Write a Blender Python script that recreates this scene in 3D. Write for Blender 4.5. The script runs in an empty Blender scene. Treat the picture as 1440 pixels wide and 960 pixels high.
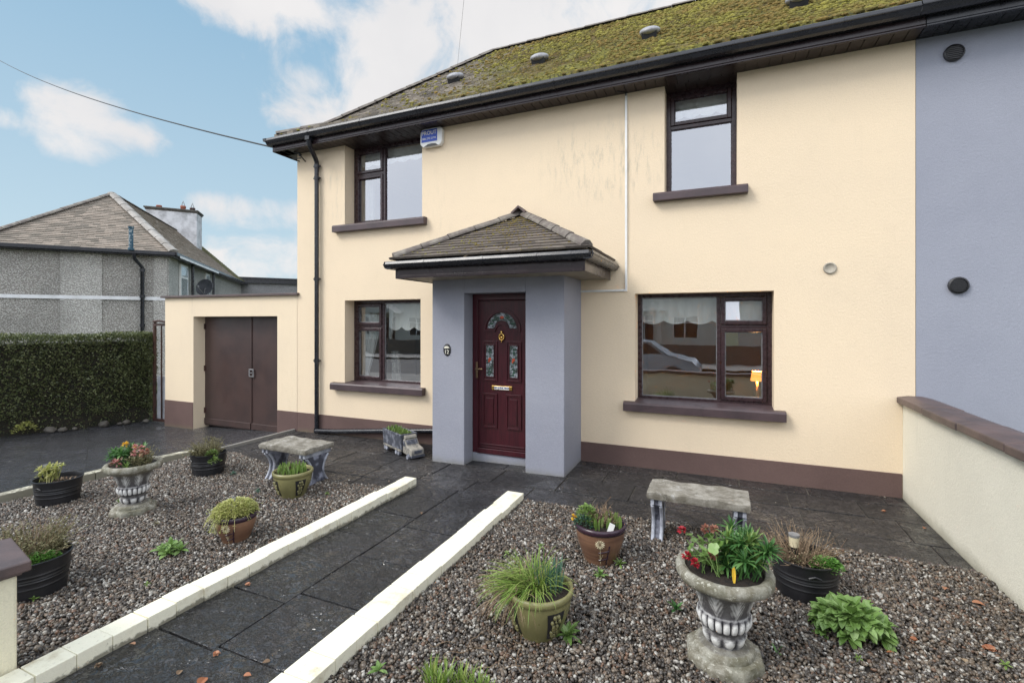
import bpy, math, random
import numpy as np
from mathutils import Vector, Matrix
random.seed(7); rng = np.random.default_rng(7)
R = math.radians
scene = bpy.context.scene
COL = scene.collection

# ------------------------------------------------------------------ camera
YAW = math.atan(292/677.)
EYE = 1.65
cd = bpy.data.cameras.new('camera'); cam = bpy.data.objects.new('camera', cd); COL.objects.link(cam)
cam.location = (0, 0, EYE); cam.rotation_euler = (R(90), 0, YAW)
cd.sensor_width = 36; cd.lens = 36*677/1440.; cd.shift_y = -29/1440.
cd.clip_start = 0.05; cd.clip_end = 3000
scene.camera = cam

# ------------------------------------------------------------------ sky
def az_el(px, py):
    a = (px-720)/677.; b = -(py-451)/677.
    s, c = math.sin(YAW), math.cos(YAW)
    x, y = -s+a*c, c+a*s
    return math.atan2(x, y), math.atan2(b, math.hypot(x, y))
SUN_EL, SUN_AZ = 44, 226          # azimuth clockwise from +Y: behind the street side
world = bpy.data.worlds.new('World'); scene.world = world; world.use_nodes = True
W = world.node_tree; W.nodes.clear()
def wn(t, **k):
    n = W.nodes.new(t)
    for a, b in k.items(): setattr(n, a, b)
    return n
def wmath(op, a, b=None, c=None):
    n = wn('ShaderNodeMath', operation=op)
    for i, v in enumerate((a, b, c)):
        if v is None: continue
        if isinstance(v, (int, float)): n.inputs[i].default_value = v
        else: W.links.new(v, n.inputs[i])
    return n.outputs[0]
wout = wn('ShaderNodeOutputWorld'); wbg = wn('ShaderNodeBackground')
wsky = wn('ShaderNodeTexSky', sky_type='NISHITA', sun_disc=False, sun_elevation=R(SUN_EL), sun_rotation=R(SUN_AZ), altitude=50, air_density=1.0, dust_density=1.5, ozone_density=1.0)
wtc = wn('ShaderNodeTexCoord')
n1 = wn('ShaderNodeTexNoise'); n1.inputs['Scale'].default_value = 9.0; n1.inputs['Detail'].default_value = 9; n1.inputs['Roughness'].default_value = .60; n1.inputs['Distortion'].default_value = .35
W.links.new(wtc.outputs['Generated'], n1.inputs['Vector'])
n2 = wn('ShaderNodeTexNoise'); n2.inputs['Scale'].default_value = 2.6; n2.inputs['Detail'].default_value = 6; n2.inputs['Roughness'].default_value = .55
W.links.new(wtc.outputs['Generated'], n2.inputs['Vector'])
wsep = wn('ShaderNodeSeparateXYZ'); W.links.new(wtc.outputs['Generated'], wsep.inputs[0])
az = wmath('ARCTAN2', wsep.outputs[0], wsep.outputs[1])
el = wmath('ARCSINE', wsep.outputs[2])
edge = wmath('MULTIPLY', wmath('SUBTRACT', n1.outputs['Fac'], .5), 4.6)
# cumulus clouds: direction in the sky, angular half sizes (degrees)
CLOUDS = [(600,75,175,85),(490,160,95,44),(690,20,170,65),(860,30,190,70),(430,10,110,30),(560,130,140,70),(440,115,44,26),(340,-10,120,40),
          (115,172,82,44),(95,190,82,30),(175,188,60,24),(4,168,34,17),(372,303,82,26),(345,372,95,32),(400,360,80,38),(1010,-40,200,50),(300,360,40,14)]
mask = None
for px, py, rx, ry in CLOUDS:
    a0, e0 = az_el(px, py)
    k = math.cos(math.atan((px-720)/677.))
    ra, re = rx/677.*k*k*1.15, ry/677.*k*1.15
    da = wmath('DIVIDE', wmath('SUBTRACT', az, a0), ra)
    de = wmath('DIVIDE', wmath('SUBTRACT', el, e0), re)
    r2 = wmath('ADD', wmath('MULTIPLY', da, da), wmath('MULTIPLY', de, de))
    m = wmath('MULTIPLY', wmath('SUBTRACT', 1.0, r2), 1.25)
    mask = m if mask is None else wmath('MAXIMUM', mask, m)
mask = wmath('ADD', mask, edge)
mr = wn('ShaderNodeMapRange', interpolation_type='SMOOTHSTEP'); mr.inputs['From Min'].default_value = -.20; mr.inputs['From Max'].default_value = 1.25
W.links.new(mask, mr.inputs['Value'])
# a broken overcast everywhere else (overhead and over the street side)
back = wn('ShaderNodeMapRange', interpolation_type='SMOOTHSTEP'); back.inputs['From Min'].default_value = -.12; back.inputs['From Max'].default_value = .32
s_, c_ = math.sin(YAW), math.cos(YAW)
fwd = wmath('ADD', wmath('MULTIPLY', wsep.outputs[0], -s_), wmath('MULTIPLY', wsep.outputs[1], c_))
W.links.new(wmath('ADD', wmath('MULTIPLY', fwd, -1.0), wmath('ADD', wmath('MULTIPLY', wsep.outputs[2], .55), wmath('MULTIPLY', wmath('SUBTRACT', n2.outputs['Fac'], .5), .7))), back.inputs['Value'])
allm = wmath('MULTIPLY', mr.outputs[0], .92)
# clear sky: Nishita thinned with pale high haze
wsc = wn('ShaderNodeVectorMath', operation='SCALE'); W.links.new(wsky.outputs[0], wsc.inputs[0]); wsc.inputs['Scale'].default_value = .10
wpale = wn('ShaderNodeMix', data_type='RGBA'); wpale.inputs['Factor'].default_value = .93
W.links.new(wsc.outputs[0], wpale.inputs['A'])
wgrad = wn('ShaderNodeMapRange'); wgrad.inputs['From Min'].default_value = .02; wgrad.inputs['From Max'].default_value = .55
W.links.new(wsep.outputs[2], wgrad.inputs['Value'])
wgc = wn('ShaderNodeMix', data_type='RGBA'); W.links.new(wgrad.outputs[0], wgc.inputs['Factor'])
wgc.inputs['A'].default_value = (.32, .405, .45, 1); wgc.inputs['B'].default_value = (.155, .27, .375, 1)
W.links.new(wgc.outputs['Result'], wpale.inputs['B'])
wcl = wn('ShaderNodeMix', data_type='RGBA'); W.links.new(n2.outputs['Fac'], wcl.inputs['Factor'])
wcl.inputs['A'].default_value = (.37, .37, .385, 1); wcl.inputs['B'].default_value = (.60, .57, .545, 1)
wfin = wn('ShaderNodeMix', data_type='RGBA'); W.links.new(allm, wfin.inputs['Factor'])
W.links.new(wpale.outputs['Result'], wfin.inputs['A']); W.links.new(wcl.outputs['Result'], wfin.inputs['B'])
wover = wn('ShaderNodeMix', data_type='RGBA'); W.links.new(back.outputs[0], wover.inputs['Factor'])
wob = wn('ShaderNodeMix', data_type='RGBA'); W.links.new(n2.outputs['Fac'], wob.inputs['Factor']); wob.inputs['A'].default_value = (.66, .74, .87, 1); wob.inputs['B'].default_value = (1.10, 1.12, 1.16, 1)
W.links.new(wfin.outputs['Result'], wover.inputs['A']); W.links.new(wob.outputs['Result'], wover.inputs['B'])
W.links.new(wover.outputs['Result'], wbg.inputs['Color']); wbg.inputs['Strength'].default_value = 1.0
W.links.new(wbg.outputs[0], wout.inputs[0])
sl = bpy.data.lights.new('sun', 'SUN'); sl.energy = 1.45; sl.angle = R(24); sl.color = (1, .96, .90)
sun = bpy.data.objects.new('sun', sl); COL.objects.link(sun)
sd = Vector((math.sin(R(SUN_AZ))*math.cos(R(SUN_EL)), math.cos(R(SUN_AZ))*math.cos(R(SUN_EL)), math.sin(R(SUN_EL))))
sun.rotation_euler = sd.to_track_quat('Z', 'Y').to_euler()
scene.view_settings.view_transform = 'Standard'; scene.view_settings.look = 'None'
scene.view_settings.exposure = 0.88; scene.view_settings.gamma = 1.0

# ------------------------------------------------------------------ materials
def nm(name):
    m = bpy.data.materials.new(name); m.use_nodes = True; t = m.node_tree
    b = t.nodes['Principled BSDF']
    return m, t, b
class T:
    """small node helper"""
    def __init__(s, t): s.t = t
    def n(s, ty, **k):
        q = s.t.nodes.new(ty)
        for a, b in k.items(): setattr(q, a, b)
        return q
    def l(s, a, b): s.t.links.new(a, b)
    def put(s, v, sock):
        if isinstance(v, (int, float)): sock.default_value = v
        elif isinstance(v, tuple): sock.default_value = v if len(v) == 4 or sock.type == 'VECTOR' else (*v, 1)
        else: s.l(v, sock)
    def math(s, op, a, b=0.0, c=0.0, clamp=False):
        q = s.n('ShaderNodeMath', operation=op, use_clamp=clamp)
        for i, v in enumerate((a, b, c)): s.put(v, q.inputs[i])
        return q.outputs[0]
    def coord(s): 
        return s.n('ShaderNodeTexCoord').outputs['Object']
    def map(s, v, sc=(1,1,1), loc=(0,0,0), rot=(0,0,0)):
        q = s.n('ShaderNodeMapping'); s.l(v, q.inputs['Vector']); q.inputs['Scale'].default_value = sc; q.inputs['Location'].default_value = loc; q.inputs['Rotation'].default_value = rot
        return q.outputs[0]
    def noise(s, v, sc, det=4, rough=.5, dist=0):
        q = s.n('ShaderNodeTexNoise'); s.l(v, q.inputs['Vector']); q.inputs['Scale'].default_value = sc; q.inputs['Detail'].default_value = det; q.inputs['Roughness'].default_value = rough; q.inputs['Distortion'].default_value = dist
        return q.outputs['Fac']
    def voro(s, v, sc, feat='F1'):
        q = s.n('ShaderNodeTexVoronoi', feature=feat); s.l(v, q.inputs['Vector']); q.inputs['Scale'].default_value = sc
        return q
    def ramp(s, f, lo, hi):
        q = s.n('ShaderNodeMapRange', interpolation_type='SMOOTHSTEP'); s.put(f, q.inputs['Value']); q.inputs['From Min'].default_value = lo; q.inputs['From Max'].default_value = hi
        return q.outputs[0]
    def mix(s, f, a, b, mode='MIX'):
        q = s.n('ShaderNodeMix', data_type='RGBA', blend_type=mode); s.put(f, q.inputs['Factor']); s.put(a, q.inputs['A']); s.put(b, q.inputs['B'])
        return q.outputs['Result']
    def bump(s, h, st=.3, d=.01, nrm=None):
        q = s.n('ShaderNodeBump'); s.l(h, q.inputs['Height']); q.inputs['Strength'].default_value = st; q.inputs['Distance'].default_value = d
        if nrm is not None: s.l(nrm, q.inputs['Normal'])
        return q.outputs[0]
    def attr(s, name='rnd'):
        return s.n('ShaderNodeAttribute', attribute_name=name).outputs['Fac']
    def palette(s, f, cols, const=False):
        q = s.n('ShaderNodeValToRGB'); s.put(f, q.inputs[0]); e = q.color_ramp
        e.interpolation = 'CONSTANT' if const else 'LINEAR'
        while len(e.elements) < len(cols): e.elements.new(.5)
        for i, cc in enumerate(cols):
            e.elements[i].position = i/len(cols) if const else i/(len(cols)-1); e.elements[i].color = (*cc, 1)
        return q.outputs[0]

def simple(name, c, c2=None, sc=8, rough=.6, bump=.0, bsc=60, metal=0, lo=.35, hi=.7, rv=.12, spec=.5, bd=.004):
    m, t, b = nm(name); s = T(t); co = s.coord()
    f = s.ramp(s.noise(co, sc, 6, .6), lo, hi)
    s.put(s.mix(f, c, c2 or tuple(x*.8 for x in c)), b.inputs['Base Color'])
    s.put(s.math('ADD', s.math('MULTIPLY', s.noise(co, sc*1.7, 4), rv*2), rough-rv), b.inputs['Roughness'])
    b.inputs['Metallic'].default_value = metal; b.inputs['Specular IOR Level'].default_value = spec
    if bump: s.put(s.bump(s.noise(co, bsc, 5, .65), bump, bd), b.inputs['Normal'])
    return m
def stucco(name, c, c2, stain=(.30,.27,.20), amt=.5, streaks=(), base=0):
    m, t, b = nm(name); s = T(t); co = s.coord()
    big = s.ramp(s.noise(co, .9, 5, .6), .3, .75)
    col = s.mix(big, c, c2)
    fine = s.noise(co, 130, 4, .7)
    col = s.mix(s.math('MULTIPLY', s.ramp(fine, .40, .66), .20), col, tuple(x*.55 for x in c))
    col = s.mix(s.math('MULTIPLY', s.ramp(s.noise(co, 55, 3, .8), .55, .70), .22), col, tuple(min(1, x*1.25) for x in c))
    col = s.mix(s.math('MULTIPLY', s.ramp(s.noise(co, 4.5, 6, .7), .5, .8), .16), col, tuple(x*.72 for x in c))
    st = s.map(co, (6, 6, .8))
    sm = s.math('MULTIPLY', s.ramp(s.noise(st, 1.0, 7, .7), .55, .82), s.ramp(s.noise(co, .8, 3), .42, .68))
    col = s.mix(s.math('MULTIPLY', sm, amt), col, stain)
    sep = s.n('ShaderNodeSeparateXYZ'); s.l(co, sep.inputs[0])
    for (x, z, rx, rz, a) in streaks:                       # mould stains, world coordinates
        dx = s.math('DIVIDE', s.math('SUBTRACT', sep.outputs[0], x), rx); dz = s.math('DIVIDE', s.math('SUBTRACT', sep.outputs[2], z), rz)
        q = s.ramp(s.math('ADD', s.math('MULTIPLY', dx, dx), s.math('MULTIPLY', dz, dz)), 1.0, .1)
        nn = s.ramp(s.noise(s.map(co, (14, 14, 3.0)), 1.0, 6, .75), .47, .75)
        col = s.mix(s.math('MULTIPLY', s.math('MULTIPLY', q, nn), a), col, stain)
    if base:
        q = s.ramp(s.math('ADD', sep.outputs[2], s.math('MULTIPLY', s.noise(co, 7, 5, .7), .10)), base+.10, base-.03)
        col = s.mix(s.math('MULTIPLY', q, .55), col, (.16,.15,.09))
    s.put(col, b.inputs['Base Color']); b.inputs['Roughness'].default_value = .88; b.inputs['Specular IOR Level'].default_value = .25
    h = s.math('ADD', s.noise(co, 150, 3, .7), s.math('MULTIPLY', s.noise(co, 45, 3, .6), .8))
    s.put(s.bump(h, .6, .006), b.inputs['Normal'])
    return m
CREAM = (.82,.675,.49)
M_cream = stucco('cream_render', CREAM, (.78,.645,.475), (.46,.41,.32), .20,
    [(-3.0,3.55,.75,.55,.55),(-2.2,3.7,.7,.55,.40),(.95,3.50,.95,.6,.9),(-1.3,3.0,.35,.9,.2),(.99,1.95,.03,.3,.5)])
M_garage = stucco('garage_render', (.82,.685,.50), (.77,.645,.48), (.30,.24,.16), .35, [(-6.15,1.7,.25,.6,.5)])
M_grey = stucco('grey_render', (.315,.325,.375), (.27,.28,.335), (.20,.20,.24), .25, base=.03)
M_grey2 = stucco('grey_render_neighbour', (.325,.34,.40), (.29,.305,.365), (.20,.20,.24), .3)
M_plinth = stucco('brown_plinth', (.150,.098,.088), (.11,.072,.066), (.06,.05,.045), .6, base=-.02)
M_bwall = stucco('cream_boundary_paint', (.83,.80,.68), (.76,.73,.62), (.40,.40,.30), .30, [(1.6,.4,.4,.6,.0)], base=.06)
M_pillar = stucco('cream_pillar_paint', (.78,.73,.55), (.68,.64,.48), (.30,.28,.20), .6)
M_trim = simple('brown_sill_paint', (.075,.050,.054), (.052,.036,.040), 6, .42, .25, 40)
M_coping = simple('brown_coping_paint', (.105,.072,.068), (.06,.045,.045), 5, .45, .35, 30)
M_pvc = simple('mahogany_upvc', (.040,.020,.023), (.028,.015,.018), 12, .28, .05, 90)
M_fascia = simple('brown_fascia_upvc', (.026,.015,.018), (.018,.011,.013), 3, .25, .03, 30)
M_soffit = simple('dark_brown_soffit', (.040,.028,.027), (.028,.02,.02), 5, .4)
M_gutter = simple('black_gutter_upvc', (.010,.011,.015), (.016,.017,.023), 5, .27, .02, 30)
M_black = simple('black_plastic', (.012,.012,.014), (.024,.024,.027), 7, .38, .08, 60)
M_white = simple('white_plastic', (.78,.78,.76), (.68,.68,.66), 8, .4)
M_blue = simple('blue_label', (.01,.06,.42), (.012,.07,.46), 8, .35)
M_brass = simple('polished_brass', (.80,.52,.17), (.62,.38,.11), 10, .22, 0, 60, 1)
M_darkbrass = simple('tarnished_brass', (.35,.24,.14), (.22,.15,.09), 12, .35, 0, 60, .9)
M_letter = simple('pale_letter_paint', (.80,.78,.68), (.78,.75,.62), 8, .5)
M_ink = simple('dark_blue_ink', (.02,.03,.14), (.02,.03,.14), 8, .5)
M_gdoor = simple('brown_garage_door_paint', (.062,.037,.033), (.042,.027,.026), 2.5, .42, .15, 25)
M_lead = simple('old_grey_metal', (.30,.30,.31), (.18,.18,.18), 14, .5, .1, 60, .4)
M_wire = simple('cable_sheath', (.02,.022,.025), (.03,.03,.03), 5, .6)
M_room = simple('room_wall_paint', (.46,.38,.27), (.42,.35,.25), 2, .9)
M_roomd = simple('room_floor_carpet', (.10,.07,.05), (.08,.05,.04), 5, .95)
M_cloth = simple('white_curtain_fabric', (.86,.87,.86), (.78,.79,.79), 5, .9)
M_netting = simple('grey_net_curtain', (.42,.42,.40), (.34,.34,.33), 20, .9)
M_soil = simple('dark_potting_soil', (.030,.020,.014), (.012,.009,.007), 30, .9, 1.0, 60, bd=.02)
M_ventgrille = simple('beige_vent_plastic', (.42,.38,.31), (.30,.27,.22), 30, .6, .8, 200)
M_whiteshade = simple('white_roof_vent_plastic', (.33,.33,.35), (.22,.22,.24), 15, .5)

def m_door():
    m, t, b = nm('maroon_woodgrain_door'); s = T(t); co = s.coord()
    g = s.noise(s.map(co, (60, 60, 4)), 1.0, 5, .6, .6)
    s.put(s.mix(s.ramp(g, .3, .7), (.060,.008,.014), (.030,.005,.009)), b.inputs['Base Color'])
    b.inputs['Roughness'].default_value = .30; s.put(s.bump(g, .12, .002), b.inputs['Normal']); return m
M_door = m_door()
def m_glass():
    m = bpy.data.materials.new('window_glass'); m.use_nodes = True; t = m.node_tree; t.nodes.clear(); s = T(t)
    o = s.n('ShaderNodeOutputMaterial'); mx = s.n('ShaderNodeMixShader'); tr = s.n('ShaderNodeBsdfTransparent'); gl = s.n('ShaderNodeBsdfGlossy')
    tr.inputs[0].default_value = (.97,.98,.97,1); gl.inputs['Roughness'].default_value = .0; gl.inputs[0].default_value = (.93,.95,1,1)
    fr = s.n('ShaderNodeFresnel'); fr.inputs[0].default_value = 1.5
    geo = s.n('ShaderNodeNewGeometry'); front = s.math('SUBTRACT', 1.0, geo.outputs['Backfacing'])
    s.put(s.math('MULTIPLY', s.math('ADD', s.math('MULTIPLY', fr.outputs[0], 1.3), .30, clamp=True), front), mx.inputs[0])
    co = s.coord(); s.put(s.bump(s.noise(co, 2.2, 2, .4), .05, .02), gl.inputs['Normal'])
    s.l(tr.outputs[0], mx.inputs[1]); s.l(gl.outputs[0], mx.inputs[2]); s.l(mx.outputs[0], o.inputs[0]); return m
M_glass = m_glass()
def m_leaded():
    m, t, b = nm('leaded_glass'); s = T(t); co = s.coord()
    v = s.voro(co, 26, 'DISTANCE_TO_EDGE').outputs['Distance']
    base = s.mix(s.ramp(s.noise(co, 22, 3), .35, .6), (.30,.33,.36), (.05,.07,.06))
    base = s.mix(s.ramp(v, .06, .02), base, (.015,.015,.02))
    s.put(base, b.inputs['Base Color']); b.inputs['Roughness'].default_value = .18; s.put(s.bump(v, .5, .004), b.inputs['Normal']); return m
M_leaded = m_leaded()
M_redglass = simple('red_stained_glass', (.42,.07,.03), (.30,.04,.02), 20, .2)
M_greenglass = simple('green_stained_glass', (.02,.07,.04), (.012,.04,.03), 20, .2)

def m_paving(name='stamped_black_concrete', relief=.036, dry=.25, joint=(2.2,2.0,1.8), dust=(.050,.044,.038), rot=0, sx=.62, sy=.46, lt=(.042,.039,.042), dk=(.012,.012,.014), wetlo=.44, wethi=.60):
    m, t, b = nm(name); s = T(t); co = s.coord()
    br = s.n('ShaderNodeTexBrick'); br.offset = .5; br.inputs['Scale'].default_value = 1; br.inputs['Mortar Size'].default_value = .007; br.inputs['Mortar Smooth'].default_value = .3
    br.inputs['Brick Width'].default_value = sx; br.inputs['Row Height'].default_value = sy; br.inputs['Bias'].default_value = 0
    br.inputs['Color1'].default_value = (.75,.75,.75,1); br.inputs['Color2'].default_value = (1.25,1.25,1.25,1); br.inputs['Mortar'].default_value = (.35,.35,.35,1)
    wob = s.n('ShaderNodeVectorMath', operation='ADD'); s.l(s.map(co, (1,1,1), (.13,.07,0), (0,0,rot)), wob.inputs[0])
    nz = s.n('ShaderNodeTexNoise'); nz.inputs['Scale'].default_value = 3; s.l(co, nz.inputs['Vector'])
    sc = s.n('ShaderNodeVectorMath', operation='SCALE'); s.l(nz.outputs['Color'], sc.inputs[0]); sc.inputs['Scale'].default_value = .03; s.l(sc.outputs[0], wob.inputs[1])
    s.l(wob.outputs[0], br.inputs['Vector'])
    big = s.noise(co, 1.3, 5, .6); mid = s.noise(co, 13, 6, .62, 1.0); fine = s.noise(co, 75, 4, .7, .4)
    ridge = s.math('ABSOLUTE', s.math('SUBTRACT', s.noise(s.map(co, (1, 1.5, 1)), 17, 3, .5, 2.2), .5))
    crack = s.ramp(ridge, .0, .045)
    col = s.mix(s.ramp(mid, .38, .64), dk, lt)
    col = s.mix(s.math('MULTIPLY', s.ramp(fine, .56, .74), .40), col, (.07,.066,.066))
    col = s.mix(s.math('MULTIPLY', s.ramp(big, .48, .70), .5), col, dust)
    col = s.mix(s.math('SUBTRACT', 1.0, crack), col, (.006,.006,.007))
    br.inputs['Mortar'].default_value = (*joint, 1); br.inputs['Mortar Size'].default_value = .010 if rot == .45 else .0001
    col = s.mix(1.0, col, br.outputs['Color'], 'MULTIPLY') if rot == .45 else s.mix(1.0, col, s.palette(s.attr('rnd'), [(.60,.60,.63),(1.0,.98,.96),(1.55,1.48,1.38)]), 'MULTIPLY')
    s.put(col, b.inputs['Base Color'])
    wet = s.ramp(s.noise(co, 1.5, 6, .65, .4), wetlo, wethi)
    b.inputs['Roughness'].default_value = .6
    h = s.math('ADD', s.math('MULTIPLY', mid, 1.0), s.math('MULTIPLY', crack, .35))
    nb = s.bump(h, 1.0, relief)
    inv = s.math('SUBTRACT', 1.0, br.outputs['Fac'])
    nb = s.bump(inv, 1.0, .02, nb)
    s.put(nb, b.inputs['Normal']); b.inputs['Specular IOR Level'].default_value = .5
    soft = s.noise(co, 10, 2, .4, 1.2)
    pud = s.ramp(s.noise(s.map(co, (1,1,1), (5,2,0)), 2.1, 4, .6, .5), .54, .60)
    cb = s.bump(s.math('ADD', s.math('MULTIPLY', s.math('MULTIPLY', soft, s.math('SUBTRACT', 1.0, s.math('MULTIPLY', pud, .85))), 1.0), s.math('MULTIPLY', crack, .25)), 1.0, relief*.9)
    s.put(cb, b.inputs['Coat Normal']); b.inputs['Coat IOR'].default_value = 1.6
    s.put(s.math('ADD', dry, s.math('MULTIPLY', wet, 1.0-dry)), b.inputs['Coat Weight']); s.put(s.math('SUBTRACT', .30, s.math('ADD', s.math('MULTIPLY', wet, .19), s.math('MULTIPLY', pud, .07))), b.inputs['Coat Roughness'])
    return m
M_pav = m_paving(); 
M_path = m_paving('wet_stamped_path', .050, .55, (.2,.2,.2), (.030,.030,.036), R(90), .46, .515, (.016,.015,.019), (.005,.005,.006), .44, .56)
M_drive = m_paving('stamped_drive', .024, .6, (.35,.35,.35), (.05,.05,.058), .45, .7, .5, (.032,.033,.043), (.012,.012,.016), .35, .55)

def m_kerb():
    m, t, b = nm('cream_painted_kerb'); s = T(t); co = s.coord()
    col = s.mix(s.ramp(s.noise(co, 6, 7, .7), .5, .78), (.80,.77,.62), (.50,.43,.29))
    col = s.mix(s.math('MULTIPLY', s.ramp(s.noise(co, 45, 5, .7), .58, .74), .6), col, (.28,.24,.16))
    sep = s.n('ShaderNodeSeparateXYZ'); s.l(co, sep.inputs[0])
    low = s.ramp(s.math('ADD', sep.outputs[2], s.math('MULTIPLY', s.math('SUBTRACT', s.noise(co, 22, 6, .75), .5), .09)), .030, .012)
    col = s.mix(s.math('MULTIPLY', low, .8), col, (.10,.09,.06))
    s.put(col, b.inputs['Base Color']); b.inputs['Roughness'].default_value = .7
    s.put(s.bump(s.noise(co, 35, 6, .7), .5, .006), b.inputs['Normal']); return m
M_kerb = m_kerb()
def m_stones():
    m, t, b = nm('pea_gravel'); s = T(t); co = s.coord()
    col = s.palette(s.attr('rnd'), [(.036,.029,.022),(.085,.062,.044),(.046,.038,.031),(.14,.105,.075),(.062,.053,.044),(.17,.13,.095),(.040,.033,.028),(.11,.085,.063),(.21,.18,.145),(.068,.058,.050),(.15,.085,.052),(.33,.31,.27),(.053,.045,.040),(.20,.16,.12),(.105,.095,.087),(.44,.42,.38)], True)
    col = s.mix(s.ramp(s.noise(co, 110, 3), .35, .7), col, s.mix(.5, col, (.05,.042,.036)))
    s.put(col, b.inputs['Base Color']); b.inputs['Roughness'].default_value = .42; return m
M_stone = m_stones()
M_bed = simple('wet_bed_soil', (.025,.020,.016), (.014,.011,.009), 40, .8, .6, 90)

def m_roof(name, t1, t2, moss=1.0, mossx=None, green=(.20,.17,.030)):
    m, t, b = nm(name); s = T(t); co = s.coord(); rn = s.attr('rnd')
    col = s.mix(rn, t1, t2)
    col = s.mix(s.math('MULTIPLY', s.ramp(s.noise(co, 14, 6, .75), .5, .72), .6), col, (.20,.19,.16))   # lichen
    if moss:
        sep = s.n('ShaderNodeSeparateXYZ'); s.l(co, sep.inputs[0])
        dens = s.noise(co, .9, 4, .6)
        if mossx: dens = s.math('ADD', dens, s.ramp(sep.outputs[0], *mossx))
        mk = s.ramp(s.math('ADD', s.math('MULTIPLY', s.noise(co, 26, 5, .8), 1.0), s.math('MULTIPLY', dens, .55)), 1.02-.3*moss, 1.20-.3*moss)
        gr = s.mix(s.ramp(s.noise(co, 2.2, 4, .6), .35, .65), green, (.13,.085,.022))
        gr = s.mix(s.ramp(s.noise(co, 40, 3), .4, .7), gr, (.05,.05,.015))
        col = s.mix(mk, col, gr)
    s.put(col, b.inputs['Base Color']); b.inputs['Roughness'].default_value = .85
    s.put(s.bump(s.noise(co, 55, 6, .8), .9, .012), b.inputs['Normal']); return m
M_roof = m_roof('mossy_concrete_tiles', (.085,.072,.058), (.25,.215,.175), .20, (-4.4, 2.2), (.21,.20,.040))
M_porchroof = m_roof('ribbed_porch_tiles', (.080,.066,.056), (.17,.14,.115), .20, None, (.17,.17,.03))
M_ridge = simple('weathered_ridge_tile', (.115,.095,.085), (.22,.20,.17), 9, .8, .6, 45)
M_ridge_b = simple('brown_painted_ridge_tile', (.085,.055,.055), (.15,.12,.11), 7, .7, .4, 45)
M_nroof = m_roof('old_clay_tiles', (.165,.145,.12), (.34,.285,.235), .0)
M_nroof2 = m_roof('worn_clay_tiles', (.31,.255,.21), (.42,.35,.29), .0)
M_mossroof = m_roof('green_mossy_tiles', (.14,.13,.06), (.20,.18,.07), .6, None, (.22,.22,.05))
def m_moss(name, a, b_, c):
    m, t, b = nm(name); s = T(t); co = s.coord(); rn = s.attr('rnd')
    s.put(s.mix(s.ramp(s.noise(co, 1.3, 3), .4, .6), s.mix(rn, a, b_), s.mix(rn, b_, c)), b.inputs['Base Color']); b.inputs['Roughness'].default_value = .95
    s.put(s.bump(s.noise(co, 160, 4, .8), 1, .01), b.inputs['Normal']); return m
M_moss = m_moss('roof_moss', (.30,.27,.050), (.12,.105,.026), (.25,.165,.042))

def m_dash(name, light=(.36,.35,.33), dark=(.07,.065,.06), sc=22):
    m, t, b = nm(name); s = T(t); co = s.coord()
    v = s.voro(co, sc); c1 = s.mix(s.ramp(v.outputs['Distance'], .15, .62), light, dark)
    c1 = s.mix(s.math('MULTIPLY', s.noise(co, 60, 3), .4), c1, (.25,.20,.15))
    c1 = s.mix(s.math('MULTIPLY', s.ramp(s.noise(co, .7, 5, .6), .45, .7), .35), c1, (.14,.14,.13))
    s.put(c1, b.inputs['Base Color']); b.inputs['Roughness'].default_value = .9
    s.put(s.bump(s.math('SUBTRACT', 1.0, v.outputs['Distance']), .9, .04), b.inputs['Normal']); return m
M_dash = m_dash('pebble_dash', (.66,.65,.62), (.30,.29,.275), 26); M_dash2 = m_dash('fine_grey_dash', (.46,.47,.50), (.24,.245,.26), 34)
M_dashl = m_dash('pale_pebble_dash', (.80,.79,.76), (.42,.41,.39), 26)
M_chim = simple('weathered_chimney_render', (.62,.62,.64), (.36,.36,.37), 2.5, .85, .3, 30)
M_clay = simple('terracotta_clay', (.30,.10,.06), (.22,.07,.04), 8, .7)
M_bluepaint = simple('flaking_blue_paint', (.02,.07,.11), (.25,.30,.32), 16, .5, .2, 50, lo=.5, hi=.6)
M_band = simple('white_band_paint', (.74,.75,.77), (.62,.62,.63), 3, .8)

def m_leaf(name, cols, rough=.45, trans=.25):
    m, t, b = nm(name); s = T(t); co = s.coord(); rn = s.attr('rnd')
    col = s.palette(rn, cols)
    col = s.mix(s.math('MULTIPLY', s.noise(co, 60, 3), .35), col, tuple(x*.5 for x in cols[0]))
    s.put(col, b.inputs['Base Color']); b.inputs['Roughness'].default_value = rough
    o = [n for n in t.nodes if n.type == 'OUTPUT_MATERIAL'][0]
    tl = s.n('ShaderNodeBsdfTranslucent'); s.put(col, tl.inputs[0]); mx = s.n('ShaderNodeMixShader'); mx.inputs[0].default_value = trans
    s.l(b.outputs[0], mx.inputs[1]); s.l(tl.outputs[0], mx.inputs[2]); s.l(mx.outputs[0], o.inputs[0]); return m
L_lime = m_leaf('bright_green_leaf', [(.12,.20,.04),(.19,.30,.07),(.29,.39,.13)])
L_hydr = m_leaf('fresh_green_leaf', [(.12,.22,.045),(.19,.32,.085),(.29,.43,.15)])
L_deep = m_leaf('deep_green_leaf', [(.035,.11,.028),(.07,.19,.045),(.14,.28,.08)])
L_blue = m_leaf('blue_green_leaf', [(.05,.12,.08),(.09,.19,.13),(.16,.26,.18)])
L_yell = m_leaf('yellow_green_leaf', [(.30,.34,.08),(.46,.48,.15),(.62,.58,.27)])
L_grass = m_leaf('grassy_leaf', [(.12,.22,.03),(.22,.34,.06),(.36,.42,.12)])
L_dead = m_leaf('dead_stem', [(.16,.10,.06),(.26,.18,.11),(.38,.29,.19)], .8, .1)
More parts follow.
